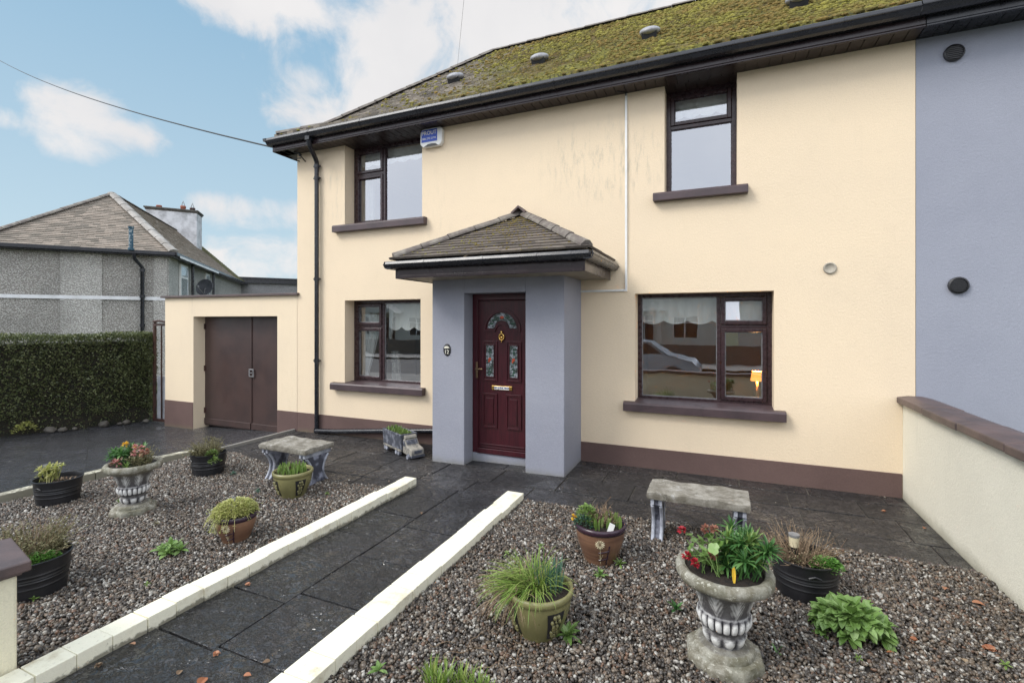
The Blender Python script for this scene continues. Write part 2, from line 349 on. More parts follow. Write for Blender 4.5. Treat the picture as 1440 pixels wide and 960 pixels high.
L_olive = m_leaf('dry_olive_leaf', [(.13,.11,.05),(.20,.19,.09),(.30,.27,.15)], .7)
L_moss = m_leaf('tiny_green_leaf', [(.08,.22,.03),(.15,.34,.06),(.26,.46,.12)])
L_hedge = m_leaf('hedge_leaf', [(.060,.078,.030),(.135,.160,.062),(.28,.29,.13)], .5, .15)
L_rusty = m_leaf('rusty_flower', [(.20,.06,.04),(.34,.14,.09),(.45,.26,.18)], .8)
L_pink = m_leaf('pink_flower', [(.45,.15,.14),(.62,.30,.27),(.70,.46,.42)], .7)
L_red = m_leaf('red_flower', [(.30,.01,.02),(.50,.02,.04),(.55,.06,.07)], .6)
L_yellow = m_leaf('yellow_flower', [(.75,.38,.01),(.80,.50,.03),(.85,.60,.06)], .6)
L_orange = m_leaf('fallen_orange_leaf', [(.26,.085,.035),(.38,.15,.07),(.46,.26,.16)], .6, .1)
L_purple = m_leaf('purple_leaf', [(.05,.01,.03),(.08,.02,.04),(.13,.04,.05)], .6)

def m_urn():
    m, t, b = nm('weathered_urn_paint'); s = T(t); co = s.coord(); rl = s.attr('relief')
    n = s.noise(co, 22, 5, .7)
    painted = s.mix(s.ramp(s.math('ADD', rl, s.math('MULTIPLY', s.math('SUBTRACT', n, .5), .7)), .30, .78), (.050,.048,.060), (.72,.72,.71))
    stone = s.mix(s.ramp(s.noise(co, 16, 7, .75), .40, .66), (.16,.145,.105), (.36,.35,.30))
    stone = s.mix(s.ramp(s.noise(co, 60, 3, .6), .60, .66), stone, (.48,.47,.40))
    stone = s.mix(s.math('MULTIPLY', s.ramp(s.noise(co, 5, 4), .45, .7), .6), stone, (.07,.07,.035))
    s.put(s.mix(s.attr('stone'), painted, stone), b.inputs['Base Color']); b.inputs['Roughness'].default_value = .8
    s.put(s.bump(s.noise(co, 90, 6, .75), .6, .006), b.inputs['Normal']); return m
M_urn = m_urn()
def m_slab():
    m, t, b = nm('lichened_concrete_slab'); s = T(t); co = s.coord()
    c1 = s.mix(s.ramp(s.noise(co, 9, 7, .75), .38, .66), (.15,.135,.105), (.33,.31,.27))
    c1 = s.mix(s.ramp(s.noise(co, 5, 6, .8, 1.5), .56, .66), c1, (.45,.44,.42))
    c1 = s.mix(s.ramp(s.noise(s.map(co, loc=(3,1,0)), 8, 6, .8), .60, .70), c1, (.05,.045,.03))
    s.put(c1, b.inputs['Base Color']); b.inputs['Roughness'].default_value = .85
    s.put(s.bump(s.noise(co, 26, 8, .8), .9, .012), b.inputs['Normal']); return m
M_slab = m_slab()
M_leg = simple('worn_silver_on_black_concrete', (.045,.048,.065), (.30,.32,.40), 9, .6, .4, 40, lo=.42, hi=.66)
M_legw = simple('worn_white_concrete_edge', (.42,.44,.50), (.16,.17,.20), 11, .6, .4, 40)
M_truck = simple('worn_grey_concrete_truck', (.055,.060,.078), (.22,.23,.27), 16, .6, .5, 40, lo=.45, hi=.7)
M_truck2 = simple('pale_worn_concrete_truck', (.30,.28,.24), (.10,.10,.10), 18, .7, .5, 50, lo=.4, hi=.7)
M_terra = simple('wood_brown_glaze', (.25,.12,.065), (.15,.07,.04), 7, .35, .15, 30)
def m_band(name, a, b2):
    m, t, b = nm(name); s = T(t); co = s.coord()
    g = s.noise(s.map(co, (3, 3, 45)), 1.0, 5, .6)
    s.put(s.mix(s.ramp(g, .3, .7), a, b2), b.inputs['Base Color']); b.inputs['Roughness'].default_value = .33
    s.put(s.bump(g, .3, .004), b.inputs['Normal']); return m
M_potbrown = m_band('streaked_brown_glaze', (.21,.115,.070), (.12,.062,.040))
M_potrim = simple('purple_black_glaze', (.028,.014,.028), (.04,.02,.03), 8, .22)
M_potgreen = simple('olive_green_glaze', (.23,.215,.095), (.145,.135,.058), 5, .30, .1, 25)
M_potcream = simple('cream_glaze', (.62,.55,.38), (.52,.45,.3), 9, .4)
M_tub = simple('black_rubber_tub', (.010,.010,.012), (.020,.020,.023), 6, .42, .1, 50)
M_hub = simple('alloy_wheel', (.4,.4,.42), (.3,.3,.3), 6, .3, 0, 60, .9)
M_car = simple('silver_blue_car_paint', (.40,.46,.52), (.38,.44,.50), 2, .2, 0, 60, .3)
M_asph = simple('road_asphalt', (.055,.055,.057), (.04,.04,.042), 3, .75, .5, 120)
M_foot = simple('concrete_footpath', (.24,.23,.21), (.18,.175,.165), 2, .8, .4, 90)
M_field = simple('rough_grass_ground', (.06,.08,.03), (.04,.055,.02), 3, .95, .3, 60)
M_opp = stucco('pale_house_render', (.62,.60,.54), (.55,.53,.48), (.3,.29,.25), .3)
M_wood = simple('grey_weathered_board', (.40,.41,.43), (.27,.28,.30), 6, .75, .2, 60)
M_gate = simple('rusty_brown_gate_paint', (.070,.030,.022), (.03,.015,.012), 12, .55, .3, 60)
M_dish = simple('grey_dish_metal', (.09,.095,.11), (.06,.065,.075), 6, .4)
M_rubble = simple('grey_rubble', (.11,.10,.085), (.05,.045,.04), 7, .85, .7, 40)
M_brickr = simple('dark_grey_street_wall', (.10,.09,.08), (.06,.055,.05), 7, .8, .3, 60)
m_, t_, b_ = nm('lit_lamp_shade'); b_.inputs['Base Color'].default_value = (.8,.45,.15,1); b_.inputs['Emission Color'].default_value = (1,.33,.06,1); b_.inputs['Emission Strength'].default_value = 1.3; M_shade = m_

# ------------------------------------------------------------------ mesh builder
class MB:
    def __init__(s): s.v = []; s.f = []; s.r = []; s.m = []; s.a = {}; s.mi = 0
    def add(s, verts, faces, rnd=None, mat=None, M=None):
        o = len(s.v)
        s.v += [tuple(M @ Vector(p)) if M is not None else tuple(p) for p in verts]
        r = random.random() if rnd is None else rnd
        mt = s.mi if mat is None else mat
        for q in faces: s.f.append(tuple(i+o for i in q)); s.r.append(r); s.m.append(mt)
        return o
    def box(s, x0, x1, y0, y1, z0, z1, rnd=None, mat=None, M=None):
        s.add([(x0,y0,z0),(x1,y0,z0),(x1,y1,z0),(x0,y1,z0),(x0,y0,z1),(x1,y0,z1),(x1,y1,z1),(x0,y1,z1)],
              [(0,3,2,1),(4,5,6,7),(0,1,5,4),(1,2,6,5),(2,3,7,6),(3,0,4,7)], rnd, mat, M)
    def prism(s, poly, axis, a, b, rnd=None, mat=None, M=None):
        n = len(poly)
        def p3(p, h):
            if axis == 'x': return (h, p[0], p[1])
            if axis == 'y': return (p[0], h, p[1])
            return (p[0], p[1], h)
        vs = [p3(p, a) for p in poly]+[p3(p, b) for p in poly]
        fs = [tuple(range(n))[::-1], tuple(range(n, 2*n))]+[(i, (i+1) % n, n+(i+1) % n, n+i) for i in range(n)]
        s.add(vs, fs, rnd, mat, M)
    def tube(s, pts, rad, n=8, rnd=None, mat=None, caps=True, M=None):
        pts = [Vector(p) for p in pts]; rs = rad if isinstance(rad, (list, tuple)) else [rad]*len(pts)
        vs = []; up0 = None
        for i, p in enumerate(pts):
            d = (pts[min(i+1, len(pts)-1)]-pts[max(i-1, 0)])
            if d.length < 1e-9: d = Vector((0,0,1))
            d.normalize()
            if up0 is None: up0 = d.orthogonal().normalized()
            u = (up0-d*up0.dot(d)); u = u.normalized() if u.length > 1e-6 else d.orthogonal().normalized(); up0 = u
            w = d.cross(u)
            for k in range(n):
                a = 2*math.pi*k/n; vs.append(p+(u*math.cos(a)+w*math.sin(a))*rs[i])
        fs = []
        for i in range(len(pts)-1):
            for k in range(n): fs.append((i*n+k, i*n+(k+1) % n, (i+1)*n+(k+1) % n, (i+1)*n+k))
        if caps: fs.append(tuple(range(n))[::-1]); fs.append(tuple(range((len(pts)-1)*n, len(pts)*n)))
        s.add(vs, fs, rnd, mat, M)
    def lathe(s, prof, n=32, rf=None, rnd=None, mat=None, M=None, c=(0,0,0)):
        vs = []
        for j, (r, z) in enumerate(prof):
            for k in range(n):
                a = 2*math.pi*k/n; rr = rf(r, z, a, j) if rf else r
                vs.append((c[0]+rr*math.cos(a), c[1]+rr*math.sin(a), c[2]+z))
        fs = [(j*n+k, j*n+(k+1) % n, (j+1)*n+(k+1) % n, (j+1)*n+k) for j in range(len(prof)-1) for k in range(n)]
        s.add(vs, fs, rnd, mat, M)
    def ball(s, c, r, n=8, m=6, sc=(1,1,1), rnd=None, mat=None, M=None):
        vs = [(c[0], c[1], c[2]-r*sc[2])]; fs = []
        for j in range(1, m):
            t = -math.pi/2+math.pi*j/m
            for k in range(n):
                a = 2*math.pi*k/n; vs.append((c[0]+r*sc[0]*math.cos(t)*math.cos(a), c[1]+r*sc[1]*math.cos(t)*math.sin(a), c[2]+r*sc[2]*math.sin(t)))
        vs.append((c[0], c[1], c[2]+r*sc[2])); L = len(vs)-1
        for k in range(n): fs.append((0, 1+(k+1) % n, 1+k)); fs.append((L, 1+(m-2)*n+k, 1+(m-2)*n+(k+1) % n))
        for j in range(m-2):
            for k in range(n): fs.append((1+j*n+k, 1+j*n+(k+1) % n, 1+(j+1)*n+(k+1) % n, 1+(j+1)*n+k))
        s.add(vs, fs, rnd, mat, M)
    def leaf(s, p, d, L, Wd, bend=.5, segs=3, fold=.12, rnd=None, mat=None, tip=.0, blunt=.75):
        p = Vector(p); d = Vector(d).normalized(); side = d.cross(Vector((0,0,1)))
        if side.length < .05: side = Vector((math.cos(L*999), math.sin(L*999), 0))
        side.normalize(); side = (side+Vector((0,0,random.uniform(-.25,.25)))).normalized()
        vs = []; fs = []; q = p.copy(); dd = d.copy()
        for i in range(segs+1):
            t = i/segs; w = Wd*.5*(max(math.sin(math.pi*min(1, .12+.88*t)), 0)**blunt) if i < segs else Wd*.02+tip
            up = side.cross(dd).normalized()
            vs += [q-side*w+up*fold*w*2, q.copy(), q+side*w+up*fold*w*2]
            dd = (dd+Vector((0,0,-bend/segs))).normalized(); q = q+dd*L/segs
        for i in range(segs):
            a = i*3; fs += [(a, a+1, a+4, a+3), (a+1, a+2, a+5, a+4)]
        s.add(vs, fs, rnd, mat)
    def obj(s, name, mats, parent=None, smooth=False, bevel=0, local=False, bseg=2, auto=None):
        me = bpy.data.meshes.new(name)
        off = Vector((0,0,0))
        if parent is not None and not local:
            q = parent
            while q is not None: off += q.location; q = q.parent
        me.from_pydata([tuple(Vector(p)-off) for p in s.v] if off.length else s.v, [], s.f)
        mats = mats if isinstance(mats, (list, tuple)) else [mats]
        for m in mats: me.materials.append(m)
        at = me.attributes.new('rnd', 'FLOAT', 'FACE'); at.data.foreach_set('value', s.r)
        me.polygons.foreach_set('material_index', s.m)
        for k, arr in s.a.items():
            at = me.attributes.new(k, 'FLOAT', 'POINT'); at.data.foreach_set('value', arr)
        if smooth:
            me.polygons.foreach_set('use_smooth', [True]*len(me.polygons))
            if auto:
                try: me.set_sharp_from_angle(angle=R(auto))
                except Exception: pass
        me.update()
        o = bpy.data.objects.new(name, me); COL.objects.link(o)
        if parent is not None: o.parent = parent
        if bevel:
            b = o.modifiers.new('bevel', 'BEVEL'); b.width = bevel; b.segments = bseg; b.limit_method = 'ANGLE'
        return o
def tag(o, label=None, cat=None, group=None, kind=None):
    if label: o['label'] = label
    if cat: o['category'] = cat
    if group: o['group'] = group
    if kind: o['kind'] = kind
    return o
def thing(name, loc, label, cat, rz=0, group=None):
    o = bpy.data.objects.new(name, None); COL.objects.link(o); o.location = loc; o.rotation_euler = (0,0,rz); o.empty_display_size = .1
    return tag(o, label, cat, group)
def copy_tree(o, parent=None):
    c = o.copy(); COL.objects.link(c)
    if parent is not None: c.parent = parent; c.matrix_parent_inverse = o.matrix_parent_inverse
    for ch in list(o.children): copy_tree(ch, c)
    return c
def text(name, body, size, mat, parent, loc, rot, local=True, extrude=.002, bold=0):
    cu = bpy.data.curves.new(name, 'FONT'); cu.body = body; cu.size = size; cu.extrude = extrude; cu.align_x = 'CENTER'; cu.align_y = 'CENTER'; cu.offset = bold
    tmp = bpy.data.objects.new(name+'_tmp', cu); COL.objects.link(tmp)
    dg = bpy.context.evaluated_depsgraph_get(); me = bpy.data.meshes.new_from_object(tmp.evaluated_get(dg))
    bpy.data.objects.remove(tmp); me.materials.clear(); me.materials.append(mat)
    o = bpy.data.objects.new(name, me); COL.objects.link(o); o.parent = parent
    off = Vector((0,0,0)); q = parent
    while q is not None and not local: off += q.location; q = q.parent
    o.location = Vector(loc)-off; o.rotation_euler = rot
    return o

D = 5.557
def gz(x):
    xs = [-40,-9.3,-8.5,-6.5,-6.1,-5.7,-3.15,-1.5,3]; zs = [-.32,-.26,-.255,-.165,-.12,-.05,-.02,0,0]
    return float(np.interp(x, xs, zs))
def ray(px, py):
    a = (px-720)/677.; b = -(py-451)/677.; s, c = math.sin(YAW), math.cos(YAW)
    return Vector((-s+a*c, c+a*s, b))
def hit(px, py, p0, n):
    r = ray(px, py); c = Vector((0,0,EYE)); n = Vector(n); return c+r*((Vector(p0)-c).dot(n)/r.dot(n))

# ================================================================== SETTING
def sheet(name, x0, x1, y0, y1, zf, mat, nx=20, ny=2, kind='structure'):
    b = MB(); xs = np.linspace(x0, x1, nx+1); ys = np.linspace(y0, y1, ny+1)
    vs = [(x, y, zf(x, y)) for y in ys for x in xs]
    fs = [(j*(nx+1)+i, j*(nx+1)+i+1, (j+1)*(nx+1)+i+1, (j+1)*(nx+1)+i) for j in range(ny) for i in range(nx)]
    b.add(vs, fs); o = b.obj(name, mat); tag(o, kind=kind); return o
sheet('ground', -900, 900, -900, 900, lambda x, y: -.42, M_field, 2, 2)
b = MB()
xs = [-6.05,-5.7,-4.5,-3.15,-2.2,-1.5,0,1.60]
for x0, x1 in zip(xs[:-1], xs[1:]):
    a0, a1 = gz(max(x0,-5.75))-.009, gz(max(x1,-5.75))-.009
    b.add([(x0,.2,a0),(x1,.2,a1),(x1,5.8,a1),(x0,5.8,a0),(x0,.2,-.41),(x0,5.8,-.41),(x1,.2,-.41),(x1,5.8,-.41)], [(0,1,2,3)]+([(0,3,5,4)] if x0 == -6.05 else [])+[(0,4,6,1)])
tag(b.obj('patio', simple('dusty_joint_mortar', (.13,.115,.095), (.035,.03,.026), 5, .9, .6, 90)), kind='structure')
def slabs(name, mat, cells, zf, th=.010, gap=.0045):
    b = MB(); g = random.Random(11)
    for (x0, x1, y0, y1) in cells:
        j = lambda: g.uniform(-.0035, .0035); t0, tx, ty = g.uniform(-.0015,.0015), g.uniform(-.0015,.0015), g.uniform(-.0015,.0015)
        P4 = [(x0+gap+j(), y0+gap+j()), (x1-gap+j(), y0+gap+j()), (x1-gap+j(), y1-gap+j()), (x0+gap+j(), y1-gap+j())]
        tops = [(x, y, zf(x)+th+t0+tx*(1 if x > (x0+x1)/2 else -1)+ty*(1 if y > (y0+y1)/2 else -1)) for x, y in P4]
        b.add(tops+[(x, y, zf(x)-.004) for x, y in P4], [(0,1,2,3),(4,5,1,0),(5,6,2,1),(6,7,3,2),(7,4,0,3)])
    return tag(b.obj(name, mat, bevel=.003, bseg=2), kind='structure')
cells = []
for (xa, xb, off) in ((-2.80,-2.33,.0),(-2.33,-1.775,.21)):
    y = .3-off
    while y < 4.1:
        y2 = min(y+(.44 if xa < -2.5 else .52), 4.12)
        if y2 > .3: cells.append((xa, xb, max(y,.3), y2))
        y = y2
slabs('path', M_path, cells, lambda x: -.007)
cells = []; rows = [(4.12,4.46,.0,.62),(4.46,4.90,.35,.70),(4.90,5.30,.12,.56),(5.30,5.545,.4,.60)]
for (ya, yb, off, w_) in rows:
    x = -6.02-off
    while x < 1.56:
        x2 = min(x+w_, 1.565)
        if x2 > -6.0: cells.append((max(x,-6.02), x2, ya, yb))
        x = x2
for x in (-5.9,-5.3,-4.7,-4.1,-3.5): cells.append((x, x+.6, 3.75, 4.12))
slabs('paving_slabs', M_pav, cells, lambda x: gz(max(x,-5.75))-.007, gap=.0075)
sheet('driveway', -14, -6.055, -1.0, 9, lambda x, y: gz(x), M_drive, 24, 4)
# gravel beds
LB = [(-6.16,.9),(-2.91,.9),(-2.91,3.95),(-3.55,3.84),(-4.6,3.98),(-5.7,4.25),(-6.05,4.25)]
RB = [(-1.64,.75),(1.565,.75),(1.565,4.08),(-1.64,4.08)]
def inside(poly, X, Y):
    ins = np.zeros(X.shape, bool); n = len(poly)
    for i in range(n):
        x0, y0 = poly[i]; x1, y1 = poly[(i+1) % n]
        if y0 == y1: continue
        c = ((y0 > Y) != (y1 > Y)) & (X < (x1-x0)*(Y-y0)/(y1-y0)+x0); ins ^= c
    return ins
def bed_height(x, y):
    return np.interp(x, [-6.2,-5.7,-3.15,-1.5,3], [-.055,-.04,-.012,.010,.012])
t = (1+5**.5)/2
ICO = np.array([(-1,t,0),(1,t,0),(-1,-t,0),(1,-t,0),(0,-1,t),(0,1,t),(0,-1,-t),(0,1,-t),(t,0,-1),(t,0,1),(-t,0,-1),(-t,0,1)])/math.sqrt(1+t*t)
ICF = np.array([(0,11,5),(0,5,1),(0,1,7),(0,7,10),(0,10,11),(1,5,9),(5,11,4),(11,10,2),(10,7,6),(7,1,8),(3,9,4),(3,4,2),(3,2,6),(3,6,8),(3,8,9),(4,9,5),(2,4,11),(6,2,10),(8,6,7),(9,8,1)])
def stones(name, poly, n, size=(.0062,.0126), ztop=.016, seed=1, mat=None, label=None):
    g = np.random.default_rng(seed); P = np.array(poly); lo, hi = P.min(0), P.max(0)
    X = g.uniform(lo[0], hi[0], n); Y = g.uniform(lo[1], hi[1], n); k = inside(poly, X, Y); X, Y = X[k], Y[k]; n = len(X)
    Sz = g.uniform(size[0], size[1], n)*np.where(g.random(n) < .04, 1.5, 1.0)
    Z = bed_height(X, Y)+g.uniform(0, ztop, n)+.006*np.sin(X*5+Y*3)*np.sin(Y*4.1)
    q = g.normal(size=(n,4)); q /= np.linalg.norm(q, axis=1)[:,None]; q[:,1:3] *= .55; q /= np.linalg.norm(q, axis=1)[:,None]
    w, x, y, z = q.T
    Rm = np.stack([1-2*(y*y+z*z),2*(x*y-z*w),2*(x*z+y*w),2*(x*y+z*w),1-2*(x*x+z*z),2*(y*z-x*w),2*(x*z-y*w),2*(y*z+x*w),1-2*(x*x+y*y)],1).reshape(n,3,3)
    sc = np.stack([g.uniform(.95,1.5,n),g.uniform(.75,1.05,n),g.uniform(.5,.8,n)],1)*Sz[:,None]
    V = ICO[None]*sc[:,None,:]*g.uniform(.86,1.14,(n,12,1))
    V = np.einsum('nij,nkj->nki', Rm, V)+np.stack([X,Y,Z],1)[:,None,:]
    F = (ICF[None]+(np.arange(n)*12)[:,None,None]).reshape(-1)
    me = bpy.data.meshes.new(name); me.vertices.add(n*12); me.vertices.foreach_set('co', V.reshape(-1).astype('f'))
    me.loops.add(len(F)); me.loops.foreach_set('vertex_index', F.astype('i')); nf = n*20
    me.polygons.add(nf); me.polygons.foreach_set('loop_start', np.arange(0, nf*3, 3, dtype='i')); me.polygons.foreach_set('loop_total', np.full(nf, 3, 'i'))
    me.polygons.foreach_set('use_smooth', np.ones(nf, bool))
    me.update(calc_edges=True); at = me.attributes.new('rnd', 'FLOAT', 'FACE'); at.data.foreach_set('value', np.repeat(g.random(n), 20).astype('f'))
    me.materials.append(mat or M_stone); o = bpy.data.objects.new(name, me); COL.objects.link(o)
    return tag(o, label, 'gravel', kind='stuff')
for nme, poly in (('gravel_bed', LB), ('gravel_bed', RB)):
    b = MB(); b.add([(x, y, float(bed_height(x, y))) for x, y in poly], [tuple(range(len(poly)))]); 
    tag(b.obj(nme, M_bed), kind='structure')
stones('gravel', LB, 82000, seed=3, label='multicoloured wet pea gravel filling the bed left of the path')
stones('gravel', RB, 82000, seed=4, label='multicoloured wet pea gravel filling the bed right of the path')
# a few strays on the paving
stones('stray_gravel', [(-3.6,3.85),(-2.9,3.97),(-2.9,4.3),(-3.6,4.2)], 22, seed=5, ztop=.004, label='stray pebbles spilled on the dark paving beside the left bed')

stones('stray_grit', [(-2.77,1.2),(-1.81,1.2),(-1.81,4.0),(-2.77,4.0)], 90, (.002,.006), .002, seed=8, label='fine grit scattered on the wet path')
stones('stray_grit', [(-5.9,4.3),(1.5,4.15),(1.5,5.5),(-5.9,5.5)], 170, (.002,.007), .002, seed=9, label='fine grit scattered on the paving along the house')
# kerbs
def kerb(x0, x1, y0, y1, label, zt=.08, jog=.004, joints=None):
    b = MB(); y = y1; i = 0
    joints = joints or .155
    while y > y0+.01:
        yn = max(y-joints*random.uniform(.93,1.07), y0); g = random.choice((.0012,.002,.0034))
        dx = random.uniform(-jog, jog); dz = random.uniform(-.003, .003)
        b.box(x0+dx, x1+dx, yn+g, y-g, -.05, zt+dz); y = yn; i += 1
    b.box(x0+.007, x1-.007, y0, y1-.006, -.06, zt-.008)
    o = b.obj('garden_kerb', M_kerb, bevel=.003); return tag(o, label, 'kerb', 'painted kerbs edging the gravel beds')
kerb(-2.915, -2.780, .3, 4.045, 'cream painted block kerb on the left edge of the path')
kerb(-1.800, -1.640, .3, 4.075, 'cream painted block kerb on the right edge of the path')
b = MB(); pts = [(-6.25,.4),(-6.24,1.3),(-6.24,2.2),(-6.25,3.0),(-6.22,3.5),(-6.12,4.05)]
for (xa, ya), (xb, yb) in zip(pts[:-1], pts[1:]):
    n_ = max(1, round((yb-ya)/.42))
    for i in range(n_):
        u0, u1 = i/n_, (i+1)/n_; x0, y0, x1, y1 = xa+(xb-xa)*u0, ya+(yb-ya)*u0+.003, xa+(xb-xa)*u1, ya+(yb-ya)*u1-.003
        b.add([(x0-.05,y0,-.3),(x0+.05,y0,-.3),(x1+.05,y1,-.3),(x1-.05,y1,-.3),(x0-.05,y0,.015),(x0+.05,y0,.015),(x1+.05,y1,.015),(x1-.05,y1,.015)],
              [(0,3,2,1),(4,5,6,7),(0,1,5,4),(1,2,6,5),(2,3,7,6),(3,0,4,7)])
tag(b.obj('garden_kerb', M_kerb, bevel=.006), 'cream painted kerb between the left gravel bed and the driveway', 'kerb', 'painted kerbs edging the gravel beds')
b = MB(); b.box(-6.10,-6.055,4.06,5.54,-.4,-.028)
tag(b.obj('paving_edge', M_foot, bevel=.006), kind='structure')
# round stone edging at the back of the right bed
for i in range(26):
    x = .62+i*.036; b = MB(); b.ball((x, 4.085+random.uniform(-.004,.004), .012), .021, 8, 6, (.95,.9,.8))
    tag(b.obj('edging_stone', M_trim if i % 3 else M_rubble, smooth=True), 'small dark rounded stone in the edging row behind the right gravel bed', 'edging stone', 'rounded edging stones behind the right gravel bed')

# ================================================================== HOUSE
house = thing('house', (-2.2, D, 0), 'cream rendered two storey house with brown trim, grey porch and mossy roof', 'house')
def wall_holes(b, x0, x1, z0, z1, holes, y, th, top=None):
    xs = sorted({x0, x1, *[h[0] for h in holes], *[h[1] for h in holes]}); zs = sorted({z0, z1, *[h[2] for h in holes], *[h[3] for h in holes]})
    vi = {}; vs = []; fs = []
    def V(x, yy, z):
        k = (round(x,5), round(yy,5), round(z,5))
        if k not in vi: vi[k] = len(vs); vs.append(k)
        return vi[k]
    for i in range(len(xs)-1):
        for j in range(len(zs)-1):
            cx, cz = (xs[i]+xs[i+1])/2, (zs[j]+zs[j+1])/2
            if any(h[0] < cx < h[1] and h[2] < cz < h[3] for h in holes): continue
            a, c, d, e = xs[i], xs[i+1], zs[j], zs[j+1]
            fs.append((V(a,y,d), V(c,y,d), V(c,y,e), V(a,y,e)))
            fs.append((V(a,y+th,d), V(a,y+th,e), V(c,y+th,e), V(c,y+th,d)))
    for h in holes:
        a, c, d, e = h
        fs += [(V(a,y,d),V(a,y,e),V(a,y+th,e),V(a,y+th,d)),(V(c,y,d),V(c,y+th,d),V(c,y+th,e),V(c,y,e)),(V(a,y,d),V(a,y+th,d),V(c,y+th,d),V(c,y,d))]
        if e < z1-.001: fs.append((V(a,y,e),V(c,y,e),V(c,y+th,e),V(a,y+th,e)))
    b.add(vs, fs)
W1 = (-5.09,-3.735,3.055,4.24); W2 = (-.56,.168,3.055,4.24); W3 = (-5.09,-3.76,.735,1.95); W4 = (-.88,.508,.735,1.957)
b = MB()
wall_holes(b, -6.035, 1.66, -.3, 4.24, [W1, W2, W3, W4, (-2.70,-1.955,-.3,1.99)], D, .30)
b.box(-6.035,-5.735,D+.302,10.2,-.3,4.24); b.box(-5.733,1.66,9.9,10.2,-.3,4.24)
wall = b.obj('wall', M_cream, house)
# interior
b = MB()
b.box(-5.733,1.66,D+.302,9.898,2.33,2.60); b.box(-5.733,1.66,D+.302,9.898,.02,.12)
b.box(-3.3,-3.2,D+.302,9.898,.121,2.329); b.box(-1.25,-1.15,D+.302,9.898,.121,2.329); b.box(-5.733,-3.302,8.3,8.4,.121,2.329); b.box(-1.148,1.66,8.6,8.7,.121,2.329)
b.box(-3.3,-3.2,D+.302,9.898,2.601,4.2); b.box(-1.25,-1.15,D+.302,9.898,2.601,4.2); b.box(-5.733,1.66,D+.302,9.898,4.2,4.3); b.box(1.66,1.9,D+.302,10.2,-.3,4.24)
b.obj('interior_wall', M_room, house)
# plinth
for q_ in ((-6.02,-3.12,.232),(-1.52,1.56,.226)): b = MB(); b.box(q_[0],q_[1],D-.012,D+.1,-.35,q_[2]); b.obj('plinth', M_plinth, house, bevel=.004)

FD = .20      # reveal depth
def frame_rect(b, x0, x1, z0, z1, w, y0, y1):
    b.box(x0, x0+w, y0, y1, z0, z1); b.box(x1-w, x1, y0, y1, z0, z1); b.box(x0+w, x1-w, y0, y1, z1-w, z1); b.box(x0+w, x1-w, y0, y1, z0, z0+w)
def window(op, mull, side, tr, label, sashes=True, blind=None, curt=()):
    x0, x1, z0, z1 = op; y = D+FD; b = MB(); w = .048
    frame_rect(b, x0-.005, x1+.005, z0-.005, z1+.01, w+.005, y, y+.07)
    fr = b.obj('window', M_pvc, house, bevel=.004); fr['label'] = label
    panes = []; mw = .04
    if mull is not None:
        bb = MB(); bb.box(mull-mw/2, mull+mw/2, y+.002, y+.068, z0+w, z1-w)
        if side == 'L': cx0, cx1, fx0, fx1 = x0+w, mull-mw/2, mull+mw/2, x1-w
        else: cx0, cx1, fx0, fx1 = mull+mw/2, x1-w, x0+w, mull-mw/2
        bb.box(cx0, cx1, y+.003, y+.067, tr-.02, tr+.02); bb.obj('mullion', M_pvc, fr, bevel=.003)
        panes.append((fx0, fx1, z0+w, z1-w, False)); panes.append((cx0, cx1, z0+w, tr-.02, True)); panes.append((cx0, cx1, tr+.02, z1-w, True))
    else:
        bb = MB(); bb.box(x0+w, x1-w, y+.003, y+.067, tr-.02, tr+.02); bb.obj('transom', M_pvc, fr, bevel=.003)
        panes.append((x0+w, x1-w, z0+w, tr-.02, False)); panes.append((x0+w, x1-w, tr+.02, z1-w, True))
    for (a, c, d, e, sash) in panes:
        if sash:
            q = MB(); frame_rect(q, a+.002, c-.002, d+.002, e-.002, .04, y-.014, y+.05); q.obj('sash', M_pvc, fr, bevel=.005)
            a, c, d, e = a+.042, c-.042, d+.042, e-.042
        q = MB(); q.box(a-.004, c+.004, y+.026, y+.032, d-.004, e+.004); q.obj('pane', M_glass, fr)
        q = MB(); frame_rect(q, a, c, d, e, .008, y+.016, y+.024); q.obj('bead', M_lead if d < 2 else M_pvc, fr)
    if blind:
        zb, amp, per, bx0, bx1 = blind; q = MB(); n = 90; yb = y+.12; vs = []; fs = []
        for i in range(n+1):
            x = bx0+(bx1-bx0)*i/n; zz = zb-amp*abs(math.sin(math.pi*(x-bx0)/per))**.8; yy = yb+.004*math.sin(x*60)
            vs += [(x, yy, z1+.02), (x, yy, zz), (x, yy+.004, zz), (x, yy+.004, z1+.02)]
        for i in range(n): a = i*4; fs += [(a,a+1,a+5,a+4),(a+2,a+3,a+7,a+6),(a+1,a+2,a+6,a+5)]
        q.add(vs, fs); o = q.obj('blind', M_cloth, fr); o['label'] = 'white roller blind with a scalloped hem'
    for (t0, t1, bo0, bo1, zt, zb, mt) in curt:   # curtain: x range at the top and at the bottom
        q = MB(); n = 60; rows = 14; vs = []; fs = []
        for j in range(rows+1):
            v = j/rows; a = t0+(bo0-t0)*v**1.3; c = t1+(bo1-t1)*v**1.3
            for i in range(n+1):
                u = i/n; vs.append((a+(c-a)*u, y+.17+.022*math.sin(u*38+v*2)+.01*math.sin(u*91), zt+(zb-zt)*v))
        for j in range(rows):
            for i in range(n): a = j*(n+1)+i; fs.append((a, a+1, a+n+2, a+n+1))
        q.add(vs, fs); q.obj('curtain', mt, fr, smooth=True)
    return fr
window(W1, -4.53, 'L', 3.835, 'upstairs left window, narrow opening lights beside one big pane', blind=(4.02,.03,.22,-5.05,-3.7), curt=[(-5.05,-4.86,-5.05,-4.87,4.1,3.0,M_netting)])
